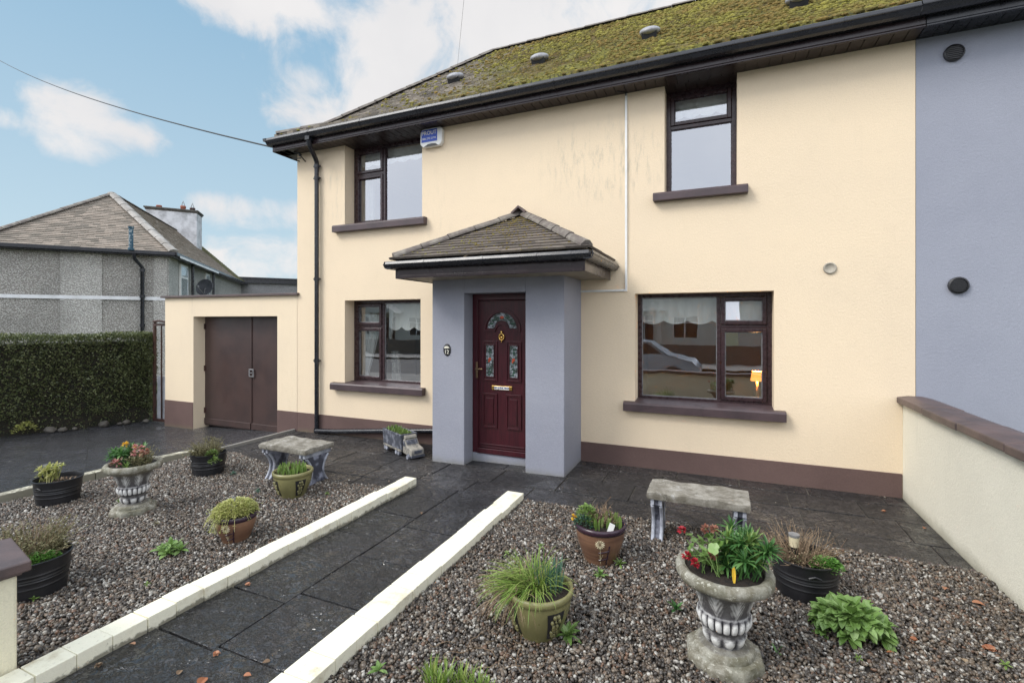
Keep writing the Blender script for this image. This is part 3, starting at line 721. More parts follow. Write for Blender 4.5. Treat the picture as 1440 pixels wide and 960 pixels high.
window(W2, None, 'T', 3.84, 'upstairs right window, single width with opening top light', blind=(4.0,.03,.17,-.55,.2))
window(W3, -4.55, 'L', 1.565, 'downstairs left window with scalloped blind and tied curtain', blind=(1.56,.05,.22,-4.53,-3.7), curt=[(-5.06,-4.72,-5.06,-5.00,1.75,.75,M_cloth),(-4.52,-4.40,-4.52,-4.36,1.2,.75,M_netting)])
window(W4, -.008, 'R', 1.59, 'downstairs right picture window with scalloped blind and lit lamp behind', blind=(1.655,.045,.26,-.86,.5))
# upper parts of the big windows' toplight blinds in plain view
def sill(x0, x1, zt, h, label, yf=.075, nose=.0):
    b = MB(); b.prism([(D-yf, zt-h), (D+FD-.003, zt-h), (D+FD-.003, zt+.012), (D-.0, zt+.006), (D-yf+.012, zt-.002), (D-yf, zt-.016)], 'x', x0, x1)
    # the part between the reveals is narrower than the nose
    o = b.obj('window_sill', M_trim, house, bevel=.005); o['label'] = label; return o
def sill2(op, x0, x1, zt, h, label):
    b = MB(); b.prism([(D-.085, zt-h), (D+.01, zt-h), (D+.01, zt+.004), (D-.07, zt), (D-.085, zt-.018)], 'x', x0, x1)
    b.prism([(D+.008, zt-.05), (D+FD+.01, zt-.05), (D+FD+.01, zt+.018), (D+.008, zt+.004)], 'x', op[0]-.004, op[1]+.004)
    o = b.obj('window_sill', M_trim, house, bevel=.004); o['label'] = label
sill2(W1, -5.26, -3.655, 3.057, .10, 'brown sill of the upstairs left window')
sill2(W2, -.675, .27, 3.057, .09, 'brown sill of the upstairs right window')
sill2(W3, -5.30, -3.68, .735, .10, 'brown sill of the downstairs left window')
sill2(W4, -1.00, .612, .738, .10, 'brown sill of the downstairs right window')

# eaves: soffit boards, fascia, gutter
b = MB(); x = -6.25
while x < 1.66:
    b.box(x+.004, min(x+.105, 1.66), 5.335, D+.0, 4.2405, 4.252); x += .11
b.box(-6.25, 1.66, 5.335, D+FD+.07, 4.253, 4.262); b.box(-6.26,-6.035,5.335,10.4,4.2405,4.252)
for op in (W1, W2):
    xx = op[0]
    while xx < op[1]: b.box(xx+.004, min(xx+.105, op[1]), D+.001, D+FD+.07, 4.2405, 4.252); xx += .11
b.obj('soffit', M_soffit, house)
b = MB(); b.prism([(5.333,4.225),(5.333,4.405),(5.313,4.405),(5.313,4.33),(5.307,4.328),(5.307,4.25),(5.313,4.245),(5.303,4.24),(5.303,4.225)], 'x', -6.26, 1.66)
b.box(-6.28,-6.262,5.31,10.4,4.225,4.405); b.obj('fascia', M_fascia, house, bevel=.003)
def gutter_prof(y, z, r=.062):   # ogee profile with a lip, faces away from the wall (-y)
    k = r/.062
    P_ = [(.055,0),(.055,-.095),(-.010,-.100),(-.040,-.088),(-.054,-.066),(-.060,-.050),(-.070,-.046),(-.071,-.038),(-.062,-.034),(-.050,-.002),(-.044,.004),(-.040,-.002),(-.046,-.02),(-.050,-.045),(-.035,-.080),(.045,-.086),(.049,0)]
    return [(y+a*k, z+c*k) for a, c in P_]
def gutter(parent, y, z, x0, x1, step=.93, r=.062, name='gutter'):
    b = MB(); b.prism(gutter_prof(y, z, r), 'x', x0, x1); 
    x = x1-.55
    while x > x0: 
        b.prism(gutter_prof(y, z+.002, r*1.07), 'x', x-.012, x+.012); x -= step
    return b.obj(name, M_gutter, parent)
g = gutter(house, 5.262, 4.405, -6.30, 1.60); 
b = MB(); b.prism(gutter_prof(5.262, 4.405), 'x', -6.306, -6.301); b.prism([(-6.30-.06, 4.405),(-6.30-.05,4.36),(-6.30,4.34),(-6.30,4.405)], 'y', 5.2, 10.3); b.obj('gutter_end', M_gutter, g)
for xj in (-6.15,-5.2,-3.9,-2.9,.4): 
    pass
# roof: sprocketed hip roof of individual tiles
XE, YE, ZE = -6.22, 5.29, 4.45
YB, ZB = 5.80, 4.70; YR, ZR = 7.78, 6.44
XRR = 9.0
def roof_z(d):      # height at plan distance d from the eaves
    return float(np.interp(d, [0, YB-YE, YR-YE], [ZE, ZB, ZR]))
def tiled(b, x_left, x_right, course=.085, tw=.13, th=.022):
    d = 0; k = 0; Lmax = YR-YE
    while d < Lmax-.01:
        d2 = min(d+course*.82, Lmax); z1, z2 = roof_z(d), roof_z(min(d2+.03, Lmax)); y1, y2 = YE+d, YE+min(d2+.03, Lmax)
        xl = x_left(d); xr = x_right(d); x = xl-(tw*.5 if k % 2 else 0)
        while x < xr:
            a = max(x+.002, x_left(d)); c = min(x+tw-.002, xr)
            if c-a > .01:
                lift = random.uniform(0, .020); tl = random.uniform(-.007,.007)
                a2 = max(a, x_left(d2)); 
                if c > a2:
                    b.add([(a,y1,z1+th+lift),(c,y1,z1+th+lift+tl),(c,y2,z2+.004),(a2,y2,z2+.004),(a,y1,z1-.004),(c,y1,z1-.004)], [(0,1,2,3),(4,5,1,0),(0,3,4),(1,5,2)])
            x += tw
        d = d2; k += 1
def xl_main(d): return XE+d
b = MB(); tiled(b, xl_main, lambda d: 1.70)
Lm = YR-YE
b.add([(XE,YE,ZE-.01),(1.70,YE,ZE-.01),(1.70,YB,ZB-.01),(XE+YB-YE,YB,ZB-.01),(1.70,YR,ZR-.01),(XE+Lm,YR,ZR-.01)], [(0,1,2,3),(3,2,4,5)])
# hip end (left) and rear slope
b.add([(XE,YE,ZE),(XE+YB-YE,YB,ZB),(XE+Lm,YR,ZR),(XE+YB-YE,2*YR-YB,ZB),(XE,2*YR-YE,ZE)], [(4,3,1,0),(3,2,1)])
b.add([(XE,2*YR-YE,ZE),(1.7,2*YR-YE,ZE),(1.7,YR,ZR),(XE+Lm,YR,ZR)], [(1,0,3,2)])
roof = b.obj('roof', M_roof, house)
def ridge_tiles(p0, p1, r, L, mat, parent, name='ridge_tile_row', flat=.6, ang=False):
    b = MB(); p0, p1 = Vector(p0), Vector(p1); n = max(1, round((p1-p0).length/L)); d = (p1-p0)/n; u = d.normalized(); sd = u.cross(Vector((0,0,1))).normalized(); up = sd.cross(u)
    prof = [(-1,-.35),(-.8,.25),(-.4,.62),(0,.72),(.4,.62),(.8,.25),(1,-.35)] if not ang else [(-1,-.45),(-.93,-.1),(-.35,.52),(.35,.52),(.93,-.1),(1,-.45)]
    for i in range(n):
        a = p0+d*i+u*.004; c = p0+d*(i+1)-u*.004; j = random.uniform(.0,.006); s1, s2 = r*1.06, r*.97
        vs = [a+sd*q[0]*s1+up*(q[1]*s1*flat+j+.003) for q in prof]+[c+sd*q[0]*s2+up*(q[1]*s2*flat+j) for q in prof]; m = len(prof)
        b.add(vs, [(k, k+1, m+k+1, m+k) for k in range(m-1)]+[tuple(range(m))[::-1], tuple(range(m, 2*m))])
    return b.obj(name, mat, parent)
ridge_tiles((XE+.02,YE+.02,ZE+.03), (XE+YB-YE,YB,ZB+.03), .085, .3, M_ridge, roof, 'hip_tile_row')
ridge_tiles((XE+YB-YE,YB,ZB+.03), (XE+Lm,YR,ZR+.03), .085, .3, M_ridge, roof, 'hip_tile_row')
ridge_tiles((XE+Lm,YR,ZR+.02), (1.7,YR,ZR+.02), .08, .33, M_ridge, roof)
# moss clumps growing on the tiles
def moss(parent, n, x0, x1, dens, seed, zoff=.012):
    g = random.Random(seed); b = MB(); k = 0
    while k < n:
        x = g.uniform(x0, x1); d = max(0, min(Lm-.03, round(g.uniform(.0, Lm)/.0697)*.0697+g.gauss(-.002,.010)))
        if x < XE+d+.08: continue
        if g.random() > dens(x, d): continue
        r = g.uniform(.010,.034); z = roof_z(d)+zoff+.006
        vs = ICO*np.array([r*g.uniform(.9,1.7), r*g.uniform(.8,1.2), r*g.uniform(.5,.9)])*np.array([[g.uniform(.8,1.2)] for _ in range(12)])+np.array([x, YE+d, z])
        b.add([tuple(q) for q in vs], [tuple(f) for f in ICF.tolist()]); k += 1
    return tag(b.obj('moss', M_moss, parent, smooth=True), kind='stuff')
def dens(x, d):
    t = (x+6.2)/8; n = (.5+.5*math.sin(x*3.1+d*4)*math.sin(d*5.3-x*1.7))*(.55+.45*math.sin(x*7.7-d*3.1))
    up = d/Lm; right = max(0, (x+2.4)/3.6)
    return min(1, max(.05, .9*right*(.55+.6*n)+.9*max(0, up-.5)*max(0, min(1,(x+4.6)/1.5))+.10*n))
moss(roof, 8500, XE, 1.7, dens, 5)
# four roof vents
nrm = Vector((0, -(ZR-ZB), (YR-YB))).normalized()
for px, py in ((641,116),(759,90),(914,54),(1122,10)):
    p = hit(px, py, (0,YB,ZB), nrm)+nrm*.03; b = MB()
    M4 = Matrix.Translation(p) @ Matrix.Rotation(math.atan2(ZR-ZB, YR-YB)*.55, 4, 'X')
    b.ball((0,.03,.055), .135, 20, 12, (1.0,1.15,.42), M=M4)
    o = b.obj('roof_vent', M_whiteshade, house, smooth=True)
    b = MB(); b.box(-.095,.095,-.075,.14,-.10,.045, M=M4); b.obj('vent_throat', M_black, o)
# downpipe with swan neck and hopper
b = MB(); px_ = -5.585
b.box(px_-.035+.10, px_+.045+.10, 5.215, 5.305, 4.27, 4.37)
b.tube([(px_+.10,5.262,4.345),(px_+.10,5.262,4.24),(px_+.085,5.30,4.19),(px_+.01,5.47,4.09),(px_,5.505,4.04),(px_,5.505,3.9)], .034, 14)
b.tube([(px_,5.505,3.97),(px_,5.505,-.04)], .032, 14)
dp = b.obj('downpipe', M_gutter, house, smooth=True, auto=40)
for z in (3.98,3.80,2.28,1.05):
    b = MB(); b.lathe([(.039,-.025),(.039,.025)], 14, c=(px_,5.505,z)); b.box(px_-.058,px_+.058,5.50,5.53,z-.012,z+.012); b.ball((px_+.055,5.50,z),.008,6,4); b.ball((px_-.055,5.50,z),.008,6,4); b.obj('pipe_bracket', M_gutter, dp)
b = MB(); b.tube([(px_,5.49,-.005),(-5.2,5.49,.02),(-4.4,5.49,.10),(-3.14,5.49,.215)], .034, 12); b.lathe([(.042,-.03),(.042,.03)], 14, c=(px_,5.505,-.0))
o = b.obj('waste_pipe', M_gutter, house, smooth=True, auto=40); o['label'] = 'black waste pipe running along the plinth behind the planter'
# white conduit
b = MB(); b.box(-.990,-.964,D-.022,D,1.985,4.235); b.box(-1.51,-.992,D-.02,D,1.985,2.008); b.obj('conduit', M_white, house, bevel=.004)
b = MB(); b.tube([(-.977,D-.012,4.20),(-.98,D-.03,4.235),(-1.06,D-.10,4.238)], .009, 6); b.obj('conduit_cable', M_wire, house)
# round vent in the wall
b = MB(); b.lathe([(.0,-.012),(.040,-.012),(.042,-.016),(.056,-.014),(.058,0)], 28, M=Matrix.Translation((.99,D,2.165)) @ Matrix.Rotation(R(90),4,'X') @ Matrix.Scale(-1,4,(0,0,1)))
o = b.obj('wall_vent', M_ventgrille, house, smooth=True)
# alarm box
b = MB(); b.prism([(-3.725,4.03),(-3.68,3.985),(-3.42,3.985),(-3.385,4.03),(-3.375,4.20),(-3.41,4.232),(-3.69,4.232),(-3.72,4.19)], 'y', D-.065, D)
al = b.obj('alarm_box', M_white, house, bevel=.012, bseg=3); al['label'] = 'white and blue alarm box under the eaves'
b = MB(); b.prism([(-3.70,4.05),(-3.455,4.05),(-3.455,4.212),(-3.70,4.212)], 'y', D-.069, D-.062); b.obj('label_panel', M_blue, al)
b = MB(); b.prism([(-3.66,3.99),(-3.60,4.018),(-3.54,4.024),(-3.48,4.018),(-3.44,3.99)], 'y', D-.067, D-.06); b.obj('strobe', M_black, al)
text('lettering', 'PROUT', .072, M_letter, al, (-3.578, D-.071, 4.165), (R(90),0,0), False, .001, .0006)
text('lettering', '086 292 2194', .038, M_white, al, (-3.578, D-.071, 4.092), (R(90),0,0), False, .001, .0004)
# cable bracket under the left eaves
b = MB(); b.tube([(-5.98,D-.01,4.12),(-5.98,5.42,4.12),(-5.80,5.40,4.10)], .008, 6); b.tube([(-5.86,D,4.10),(-5.86,5.47,4.15),(-5.86,5.44,4.19)], .008, 6); b.ball((-5.86,5.45,4.17),.025,8,6); b.obj('cable_bracket', M_wire, house)

# ---- porch
PX0, PX1, PY = -3.135, -1.505, 4.878
RX0, RX1, RZ = -2.705, -1.945, 1.967; YD = 5.10
b = MB()
b.prism([(PX0,PY),(RX0,PY),(RX0,D-.001),(PX0,D-.001)], 'z', -.3, 2.17); b.prism([(RX1,PY),(PX1,PY),(PX1,D-.001),(RX1,D-.001)], 'z', -.3, 2.17)
b.box(RX0,RX1,PY,D-.001,RZ,2.17); b.box(RX0,RX1,YD-.015,D-.001,-.3,.090)
b.obj('porch_wall', M_grey, house, bevel=.006)
FX0, FX1, FY = -3.30, -1.175, 4.43
b = MB(); b.box(FX0,FX1,FY,D-.002,2.128,2.138); b.obj('porch_soffit', simple('pale_soffit', (.30,.26,.20), (.22,.19,.15), 6, .6), house)
b = MB(); b.box(FX0,FX1,FY-.018,FY,2.118,2.315); b.box(FX0,FX1,FY-.024,FY-.0185,2.118,2.15); b.box(FX1,FX1+.018,FY-.018,D-.002,2.118,2.315); b.box(FX0-.018,FX0,FY-.018,D-.002,2.118,2.315)
b.obj('porch_fascia', M_fascia, house, bevel=.003)
b = MB(); gy, gzz = FY-.062, 2.300
b.prism(gutter_prof(gy, gzz, .05), 'x', FX0-.09, FX1+.075)
pr2 = [(FX1+.068-(q[0]-gy), q[1]) for q in gutter_prof(gy, gzz, .05)]
b.prism(pr2, 'y', gy-.04, D-.02)
pr3 = [(FX0-.068+(q[0]-gy), q[1]) for q in gutter_prof(gy, gzz, .05)]
b.prism(pr3, 'y', gy-.04, D-.02)
for x in (-2.9,-2.2,-1.62,-1.28): b.prism(gutter_prof(gy, gzz+.002, .054), 'x', x-.012, x+.012)
b.prism(pr2, 'y', D-.020, D-.016)
b.obj('porch_gutter', M_gutter, house)
APX = Vector((-2.245, D-.01, 2.955)); EL = Vector((FX0-.08, FY-.05, 2.335)); ER = Vector((FX1+.07, FY-.05, 2.335))
ELb = Vector((EL.x, D-.01, EL.z)); ERb = Vector((ER.x, D-.01, ER.z))
b = MB(); nc = 15
def slope_tiles(b, P, Q, A, nc, th=.016):     # triangle P-Q-A, courses parallel to PQ
    n = (Q-P).cross(A-P).normalized()
    if n.z < 0: n = -n
    for i in range(nc):
        t0 = i/nc; t1 = min(1, (i+1.25)/nc); a, c = P.lerp(A, t0), Q.lerp(A, t0); a2, c2 = P.lerp(A, t1), Q.lerp(A, t1)
        if (c-a).length < .03: continue
        m = max(1, int((c-a).length/.21)); 
        for k in range(m):
            u0, u1 = k/m, (k+1)/m; g = .0012/(c-a).length; lf = random.uniform(0,.004)
            p0, p1, p2, p3 = a.lerp(c, u0+g), a.lerp(c, u1-g), a2.lerp(c2, u1-g), a2.lerp(c2, u0+g)
            vs = [p0+n*(th+lf), p1+n*(th+lf), p2+n*.003, p3+n*.003, p0-n*.003, p1-n*.003]
            b.add(vs, [(0,1,2,3),(4,5,1,0),(0,3,4),(1,5,2)])
    b.add([P-n*.006, Q-n*.006, A-n*.006], [(0,1,2)])
slope_tiles(b, EL, ER, APX, nc); slope_tiles(b, ER, ERb, APX, nc); slope_tiles(b, ELb, EL, APX, nc)
pr = b.obj('porch_roof', M_porchroof, house)
ridge_tiles(EL+Vector((.03,.03,.035)), APX+Vector((0,-.02,.035)), .062, .33, M_ridge, pr, 'hip_tile_row', .9, True)
ridge_tiles(ER+Vector((-.03,.03,.035)), APX+Vector((0,-.02,.035)), .062, .33, M_ridge, pr, 'hip_tile_row', .9, True)
b = MB(); b.prism([(-.10,-.03),(0,.05),(.10,-.03),(.08,-.045),(0,.025),(-.08,-.045)], 'y', -.16, .005, M=Matrix.Translation(APX+Vector((0,0,.045)))); b.obj('apex_tile', M_ridge_b, pr)
g_ = random.Random(3); b = MB()
for _ in range(900):
    u, v = g_.random(), g_.random()**.9
    p = EL.lerp(ER, u).lerp(APX, v); 
    if g_.random() > .25+.75*math.exp(-((u-.5)/.28)**2)*(.4+.6*math.sin(v*9+u*7)**2): continue
    r = g_.uniform(.005,.012); n = (ER-EL).cross(APX-EL).normalized(); n = n if n.z > 0 else -n
    vs = ICO*np.array([r*1.5,r,r*.7])+np.array(p+n*.012); b.add([tuple(q) for q in vs], [tuple(f) for f in ICF.tolist()])
for i in range(60):
    v = g_.uniform(.62,.93); p = ER.lerp(APX, v)+Vector((g_.uniform(-.10,-.05), 0, g_.uniform(.0,.02))); r = g_.uniform(.006,.013)
    vs = ICO*r+np.array(p); b.add([tuple(q) for q in vs], [tuple(f) for f in ICF.tolist()])
tag(b.obj('moss', M_moss, pr, smooth=True), kind='stuff')

# ---- front door
b = MB(); yf = YD
b.box(RX0+.001,RX0+.07,yf-.02,yf+.06,.091,RZ-.001); b.box(RX1-.07,RX1-.001,yf-.02,yf+.06,.091,RZ-.001); b.box(RX0+.07,RX1-.07,yf-.02,yf+.06,RZ-.075,RZ-.001); b.box(RX0+.07,RX1-.07,yf-.032,yf+.06,.091,.155)
b.obj('door_frame', M_door, house, bevel=.006)
DX0, DX1, DZ0, DZ1 = RX0+.074, RX1-.074, .160, RZ-.079
b = MB(); b.box(DX0,DX1,yf,yf+.045,DZ0,DZ1); door = b.obj('front_door', M_door, house, bevel=.004)
door['label'] = 'maroon panelled front door with leaded glass and brass fittings'
b = MB(); frame_rect(b, DX0+.001, DX1-.001, DZ0, DZ1-.001, .012, yf-.010, yf-.0005); b.box(DX0+.02,DX1-.02,yf-.012,yf-.001,DZ0+.03,DZ0+.045); b.obj('leaf_bead', M_door, door, bevel=.003)
def panel_frame(x0, x1, z0, z1, inner=True, glass=False):
    b = MB(); frame_rect(b, x0, x1, z0, z1, .022, yf-.014, yf-.0005); b.prism([(x0+.022,z0+.022),(x1-.022,z0+.022),(x1-.022,z1-.022),(x0+.022,z1-.022)], 'y', yf-.004, yf-.0008)
    if not glass:
        b.box(x0+.052,x1-.052,yf-.013,yf-.0045,z0+.055,z1-.055)
    else: frame_rect(b, x0+.036, x1-.036, z0+.04, z1-.04, .012, yf-.012, yf-.0045)
    b.obj('door_panel', M_door, door, bevel=.006, bseg=2)
    if glass:
        b = MB(); gx0, gx1, gz0, gz1 = x0+.049, x1-.049, z0+.053, z1-.053; b.box(gx0,gx1,yf-.0068,yf-.0045,gz0,gz1); b.obj('leaded_pane', M_leaded, door)
        cx = (gx0+gx1)/2; b = MB(); b.ball((cx,yf-.007,(gz0+gz1)/2+.02), .020, 10, 6, (1,.15,1)); b.ball((cx-.01,yf-.007,(gz0+gz1)/2-.005), .014, 10, 6, (1,.15,1)); b.obj('stained_flower', M_redglass, door)
        b = MB()
        for dz in (-.13,-.09,.10,.14,-.16): b.ball((cx+random.uniform(-.015,.015),yf-.007,(gz0+gz1)/2+dz), .019, 8, 5, (1,.15,.55))
        b.box(cx-.0025,cx+.0025,yf-.0085,yf-.007,gz0+.02,gz1-.03); b.obj('stained_leaf', M_greenglass, door)
xc = (DX0+DX1)/2
panel_frame(xc-.253, xc-.058, .945, 1.415, glass=True); panel_frame(xc+.05, xc+.245, .945, 1.415, glass=True)
panel_frame(xc-.253, xc-.058, .395, .80); panel_frame(xc+.05, xc+.245, .395, .80)
# fan light
def arc(cx, cz, r, a0, a1, n): return [(cx+r*math.cos(a0+(a1-a0)*i/n), cz+r*math.sin(a0+(a1-a0)*i/n)) for i in range(n+1)]
cz = 1.545; b = MB()
def strip(b, outer, inner, y0, y1):
    for i in range(len(outer)-1): b.prism([outer[i], outer[i+1], inner[i+1], inner[i]], 'y', y0, y1)
strip(b, arc(xc, cz, .235, 0, math.pi, 24), arc(xc, cz, .208, 0, math.pi, 24), yf-.014, yf-.0005)
b.box(xc-.235,xc-.085,yf-.014,yf-.0005,cz-.026,cz); b.box(xc+.085,xc+.235,yf-.014,yf-.0005,cz-.026,cz)
strip(b, arc(xc, cz-.02, .105, 0, math.pi, 16), arc(xc, cz-.02, .080, 0, math.pi, 16), yf-.0145, yf-.0008)
b.obj('fanlight_frame', M_door, door)
b = MB(); strip(b, arc(xc, cz+.012, .185, .03, math.pi-.03, 24), arc(xc, cz+.012, .098, .06, math.pi-.06, 24), yf-.006, yf-.001); b.obj('leaded_pane', M_leaded, door)
b = MB(); b.ball((xc,yf-.008,cz+.145), .022, 10, 6, (1.2,.15,.8)); b.obj('stained_flower', M_redglass, door)
b = MB()
for a in (25, 45, 65, 115, 135, 155): b.ball((xc+.145*math.cos(R(a)),yf-.008,cz+.012+.145*math.sin(R(a))), .020, 8, 5, (1.4,.15,.6))
b.obj('stained_leaf', M_greenglass, door)
# knocker, letterbox, handle
b = MB(); kz = 1.462; b.ball((xc,yf-.02,kz+.055), .013, 10, 8, (1,.8,1.5)); b.tube([(xc+.030*math.cos(a),yf-.018,kz+.038*math.sin(a)) for a in np.linspace(0,2*math.pi,25)], .0085, 8); b.ball((xc,yf-.015,kz-.005), .019, 10, 8, (.8,.6,1)); b.ball((xc,yf-.016,kz-.055), .008, 8, 6); b.obj('knocker', M_brass, door, smooth=True)
b = MB(); b.box(xc-.130,xc+.130,yf-.012,yf-.0006,.845,.893); lb = b.obj('letterbox', M_brass, door, bevel=.004)
b = MB(); b.box(xc-.092,xc+.092,yf-.0145,yf-.0122,.851,.887); b.obj('notice', M_white, lb)
text('lettering', 'NO JUNK MAIL', .029, M_ink, lb, (xc, yf-.0155, .869), (R(90),0,0), False, .0006, .0008)
b = MB(); b.box(RX0+.050,RX0+.078,yf-.030,yf-.0205,.975,1.165); b.tube([(RX0+.064,yf-.03,1.085),(RX0+.064,yf-.065,1.085),(RX0+.16,yf-.068,1.085)], .009, 8); b.box(RX0+.057,RX0+.071,yf-.034,yf-.030,1.0,1.02); b.obj('door_handle', M_darkbrass, door, bevel=.003)
# number plaque
b = MB(); b.lathe([(0,-.008),(.052,-.008),(.058,-.006),(.060,0)], 32, M=Matrix.Translation((-2.93,PY-.001,1.31)) @ Matrix.Rotation(R(90),4,'X') @ Matrix.Scale(-1,4,(0,0,1)) @ Matrix.Scale(.85,4,(1,0,0)) @ Matrix.Scale(1.22,4,(0,1,0)))
pq = b.obj('number_plaque', M_black, house, smooth=True)
text('lettering', '12', .062, M_letter, pq, (-2.93, PY-.0135, 1.285), (R(90),0,0), False, .002)
b = MB()
for i in range(9):
    a = R(20+17.5*i); b.tube([(-2.93+.008*math.cos(a), PY-.013, 1.325+.008*math.sin(a)), (-2.93+.036*math.cos(a), PY-.013, 1.325+.030*math.sin(a))], [.003,.005], 6)
b.obj('emblem', M_letter, pq)

# ================================================================== RIGHT NEIGHBOUR
nb = thing('neighbour_house', (5, D, 0), 'grey blue rendered adjoining house with black vents, right of the cream house', 'house')
b = MB(); b.box(1.664,9,D,D+.3,-.3,4.24); b.box(8.7,9,D+.302,10.2,-.3,4.24); b.obj('wall', M_grey2, nb)
b = MB(); x = 1.664
while x < 9.2: b.box(x+.003,x+.107,5.335,D-.0005,4.2385,4.25); x += .11
b.box(1.664,9.2,5.335,D-.0005,4.2505,4.262); b.obj('soffit', M_gutter, nb)
b = MB(); b.prism([(5.333,4.225),(5.333,4.44),(5.313,4.44),(5.313,4.34),(5.307,4.335),(5.307,4.25),(5.303,4.24),(5.303,4.225)], 'x', 1.664, 9.2); b.obj('fascia', M_gutter, nb, bevel=.003)
gutter(nb, 5.262, 4.412, 1.605, 9.25, r=.066)
b = MB(); tiled(b, lambda d: 1.705, lambda d: 9.2)
b.add([(1.705,YE,ZE-.01),(9.2,YE,ZE-.01),(9.2,YB,ZB-.01),(1.705,YB,ZB-.01),(9.2,YR,ZR-.01),(1.705,YR,ZR-.01),(9.2,2*YR-YE,ZE),(1.705,2*YR-YE,ZE)], [(0,1,2,3),(3,2,4,5),(5,4,6,7)])
nr = b.obj('roof', M_roof, nb)
for (x, z, r) in ((1.935,4.055,.075),(1.965,1.968,.075)):
    b = MB(); Mx = Matrix.Translation((x,D,z)) @ Matrix.Rotation(R(90),4,'X') @ Matrix.Scale(-1,4,(0,0,1)) @ Matrix.Scale(1.0,4,(1,0,0))
    b.lathe([(0,-.014),(r*.80,-.014),(r*.84,-.028),(r,-.022),(r,0)], 32, M=Mx)
    o = b.obj('wall_vent', M_black, nb, smooth=True, auto=40); b = MB()
    for i in range(7): 
        zz = -.05+i*.0167; hw = math.sqrt(max(.0, (r*.8)**2-zz**2)); b.box(x-hw, x+hw, D-.024, D-.015, z+zz-.003, z+zz+.003)
    b.obj('vent_louvre', M_black, o)

# boundary wall on the right
bw = thing('boundary_wall', (1.66, 3.5, 0), 'cream painted garden wall with brown coping at the right edge', 'garden wall')
b = MB(); b.box(1.566,1.74,.55,D-.002,-.35,.885); b.obj('wall', M_bwall, bw)
b = MB(); y = D-.003; 
while y > .55:
    y2 = max(y-.62, .5); j = random.uniform(-.003,.003)
    b.prism([(1.515,.886),(1.79,.886),(1.79,.935),(1.70,.955),(1.60,.955),(1.515,.94)], 'y', y2+.003, y-.003, M=Matrix.Translation((j,0,j))); y = y2
b.box(1.53,1.775,.52,D-.01,.887,.925); b.obj('coping', M_coping, bw, bevel=.008)
# gate pillar lower left, and front wall towards the street
gp = thing('gate_pillar', (-3.124, .99, 0), 'cream rendered gate pillar with brown chamfered cap, lower left corner', 'gate pillar', R(-11.5))
b = MB(); b.box(-.165,.165,-.165,.165,-.35,.495); b.obj('shaft', M_pillar, gp, local=True, bevel=.012)
b = MB(); b.box(-.205,.205,-.205,.205,.512,.56); b.box(-.18,.18,-.18,.18,.4955,.5115); b.obj('cap', M_coping, gp, local=True, bevel=.012, bseg=3)
fw = thing('front_wall', (0, .6, 0), 'low cream street wall with brown coping reflected in the ground floor windows', 'garden wall')
b = MB(); b.box(-1.60,1.565,.42,.56,-.35,.50); b.obj('wall', M_pillar, fw); b = MB(); b.box(-1.63,1.51,.38,.60,.501,.56); b.obj('coping', M_coping, fw, bevel=.008)

# ================================================================== GARAGE
ga = thing('garage', (-7.6, D, -.2), 'cream flat roofed garage with brown double doors beside the house', 'garage')
b = MB(); GX0, GX1 = -9.285, -6.04
wall_holes(b, GX0, GX1, -.4, 2.06, [(-8.50,-6.465,-.4,1.725)], D, .28)
b.box(GX0,GX0+.25,D+.281,9.0,-.4,2.06); b.box(GX0+.251,GX1,8.75,9.0,-.4,2.06); b.obj('wall', M_garage, ga)
b = MB(); b.box(GX0,GX1,D+.282,9.0,2.0,2.055); b.obj('roof', M_foot, ga)
b = MB(); b.prism([(GX0-.06,2.065),(GX1+.05,2.048),(GX1+.05,2.085),(GX0-.06,2.102)], 'y', D-.05, D+.3); b.obj('coping', M_coping, ga, bevel=.004)
for q_ in ((GX0-.006,-8.505,.215),(-6.46,-6.022,.232)): b = MB(); b.box(q_[0],q_[1],D-.010,D+.1,-.4,q_[2]); b.obj('plinth', M_plinth, ga, bevel=.004)
for x0, x1 in ((-8.495,-7.305),(-7.295,-6.47)):
    b = MB(); b.box(x0,x1,5.76,5.80,-.215,1.722); gd = b.obj('garage_door', M_gdoor, ga, bevel=.004)
    b = MB(); b.box(x0+.01,x1-.005,5.735,5.759,-.19,-.085); b.obj('bottom_rail', M_gdoor, gd, bevel=.006)
    if x0 < -8:
        b = MB(); b.box(x1-.02,x1+.018,5.745,5.759,-.07,1.70); b.obj('cover_strip', M_gdoor, gd, bevel=.003)
b = MB()
for hz_ in (.0,.75,1.5): b.box(-8.50,-8.47,5.74,5.76,hz_,hz_+.10)
b.obj('hinge', M_gate, ga, bevel=.004)
b = MB(); frame_rect(b, -7.335, -7.225, .70, .835, .018, 5.728, 5.744); b.box(-7.32,-7.27,5.735,5.75,.76,.775); b.obj('latch', M_lead, ga, bevel=.003)

# side gate
sg = thing('side_gate', (-9.5, 5.7, -.25), 'narrow brown metal side gate with a grey board between hedge and garage', 'gate')
b = MB(); frame_rect(b, -9.86, -9.31, -.24, 1.60, .045, 5.68, 5.72); b.box(-9.64,-9.625,5.69,5.71,-.2,1.56); b.obj('frame', M_gate, sg)
b = MB(); b.box(-9.80,-9.655,5.725,5.75,-.24,.60); b.box(-9.645,-9.40,5.725,5.75,-.24,.60); b.obj('board', M_wood, sg)
b = MB(); b.tube([(-9.80,5.70,1.6),(-9.80,5.66,1.64),(-9.6,5.64,1.65),(-9.40,5.7,1.61)], .02, 6); b.obj('top_rail', M_gate, sg)

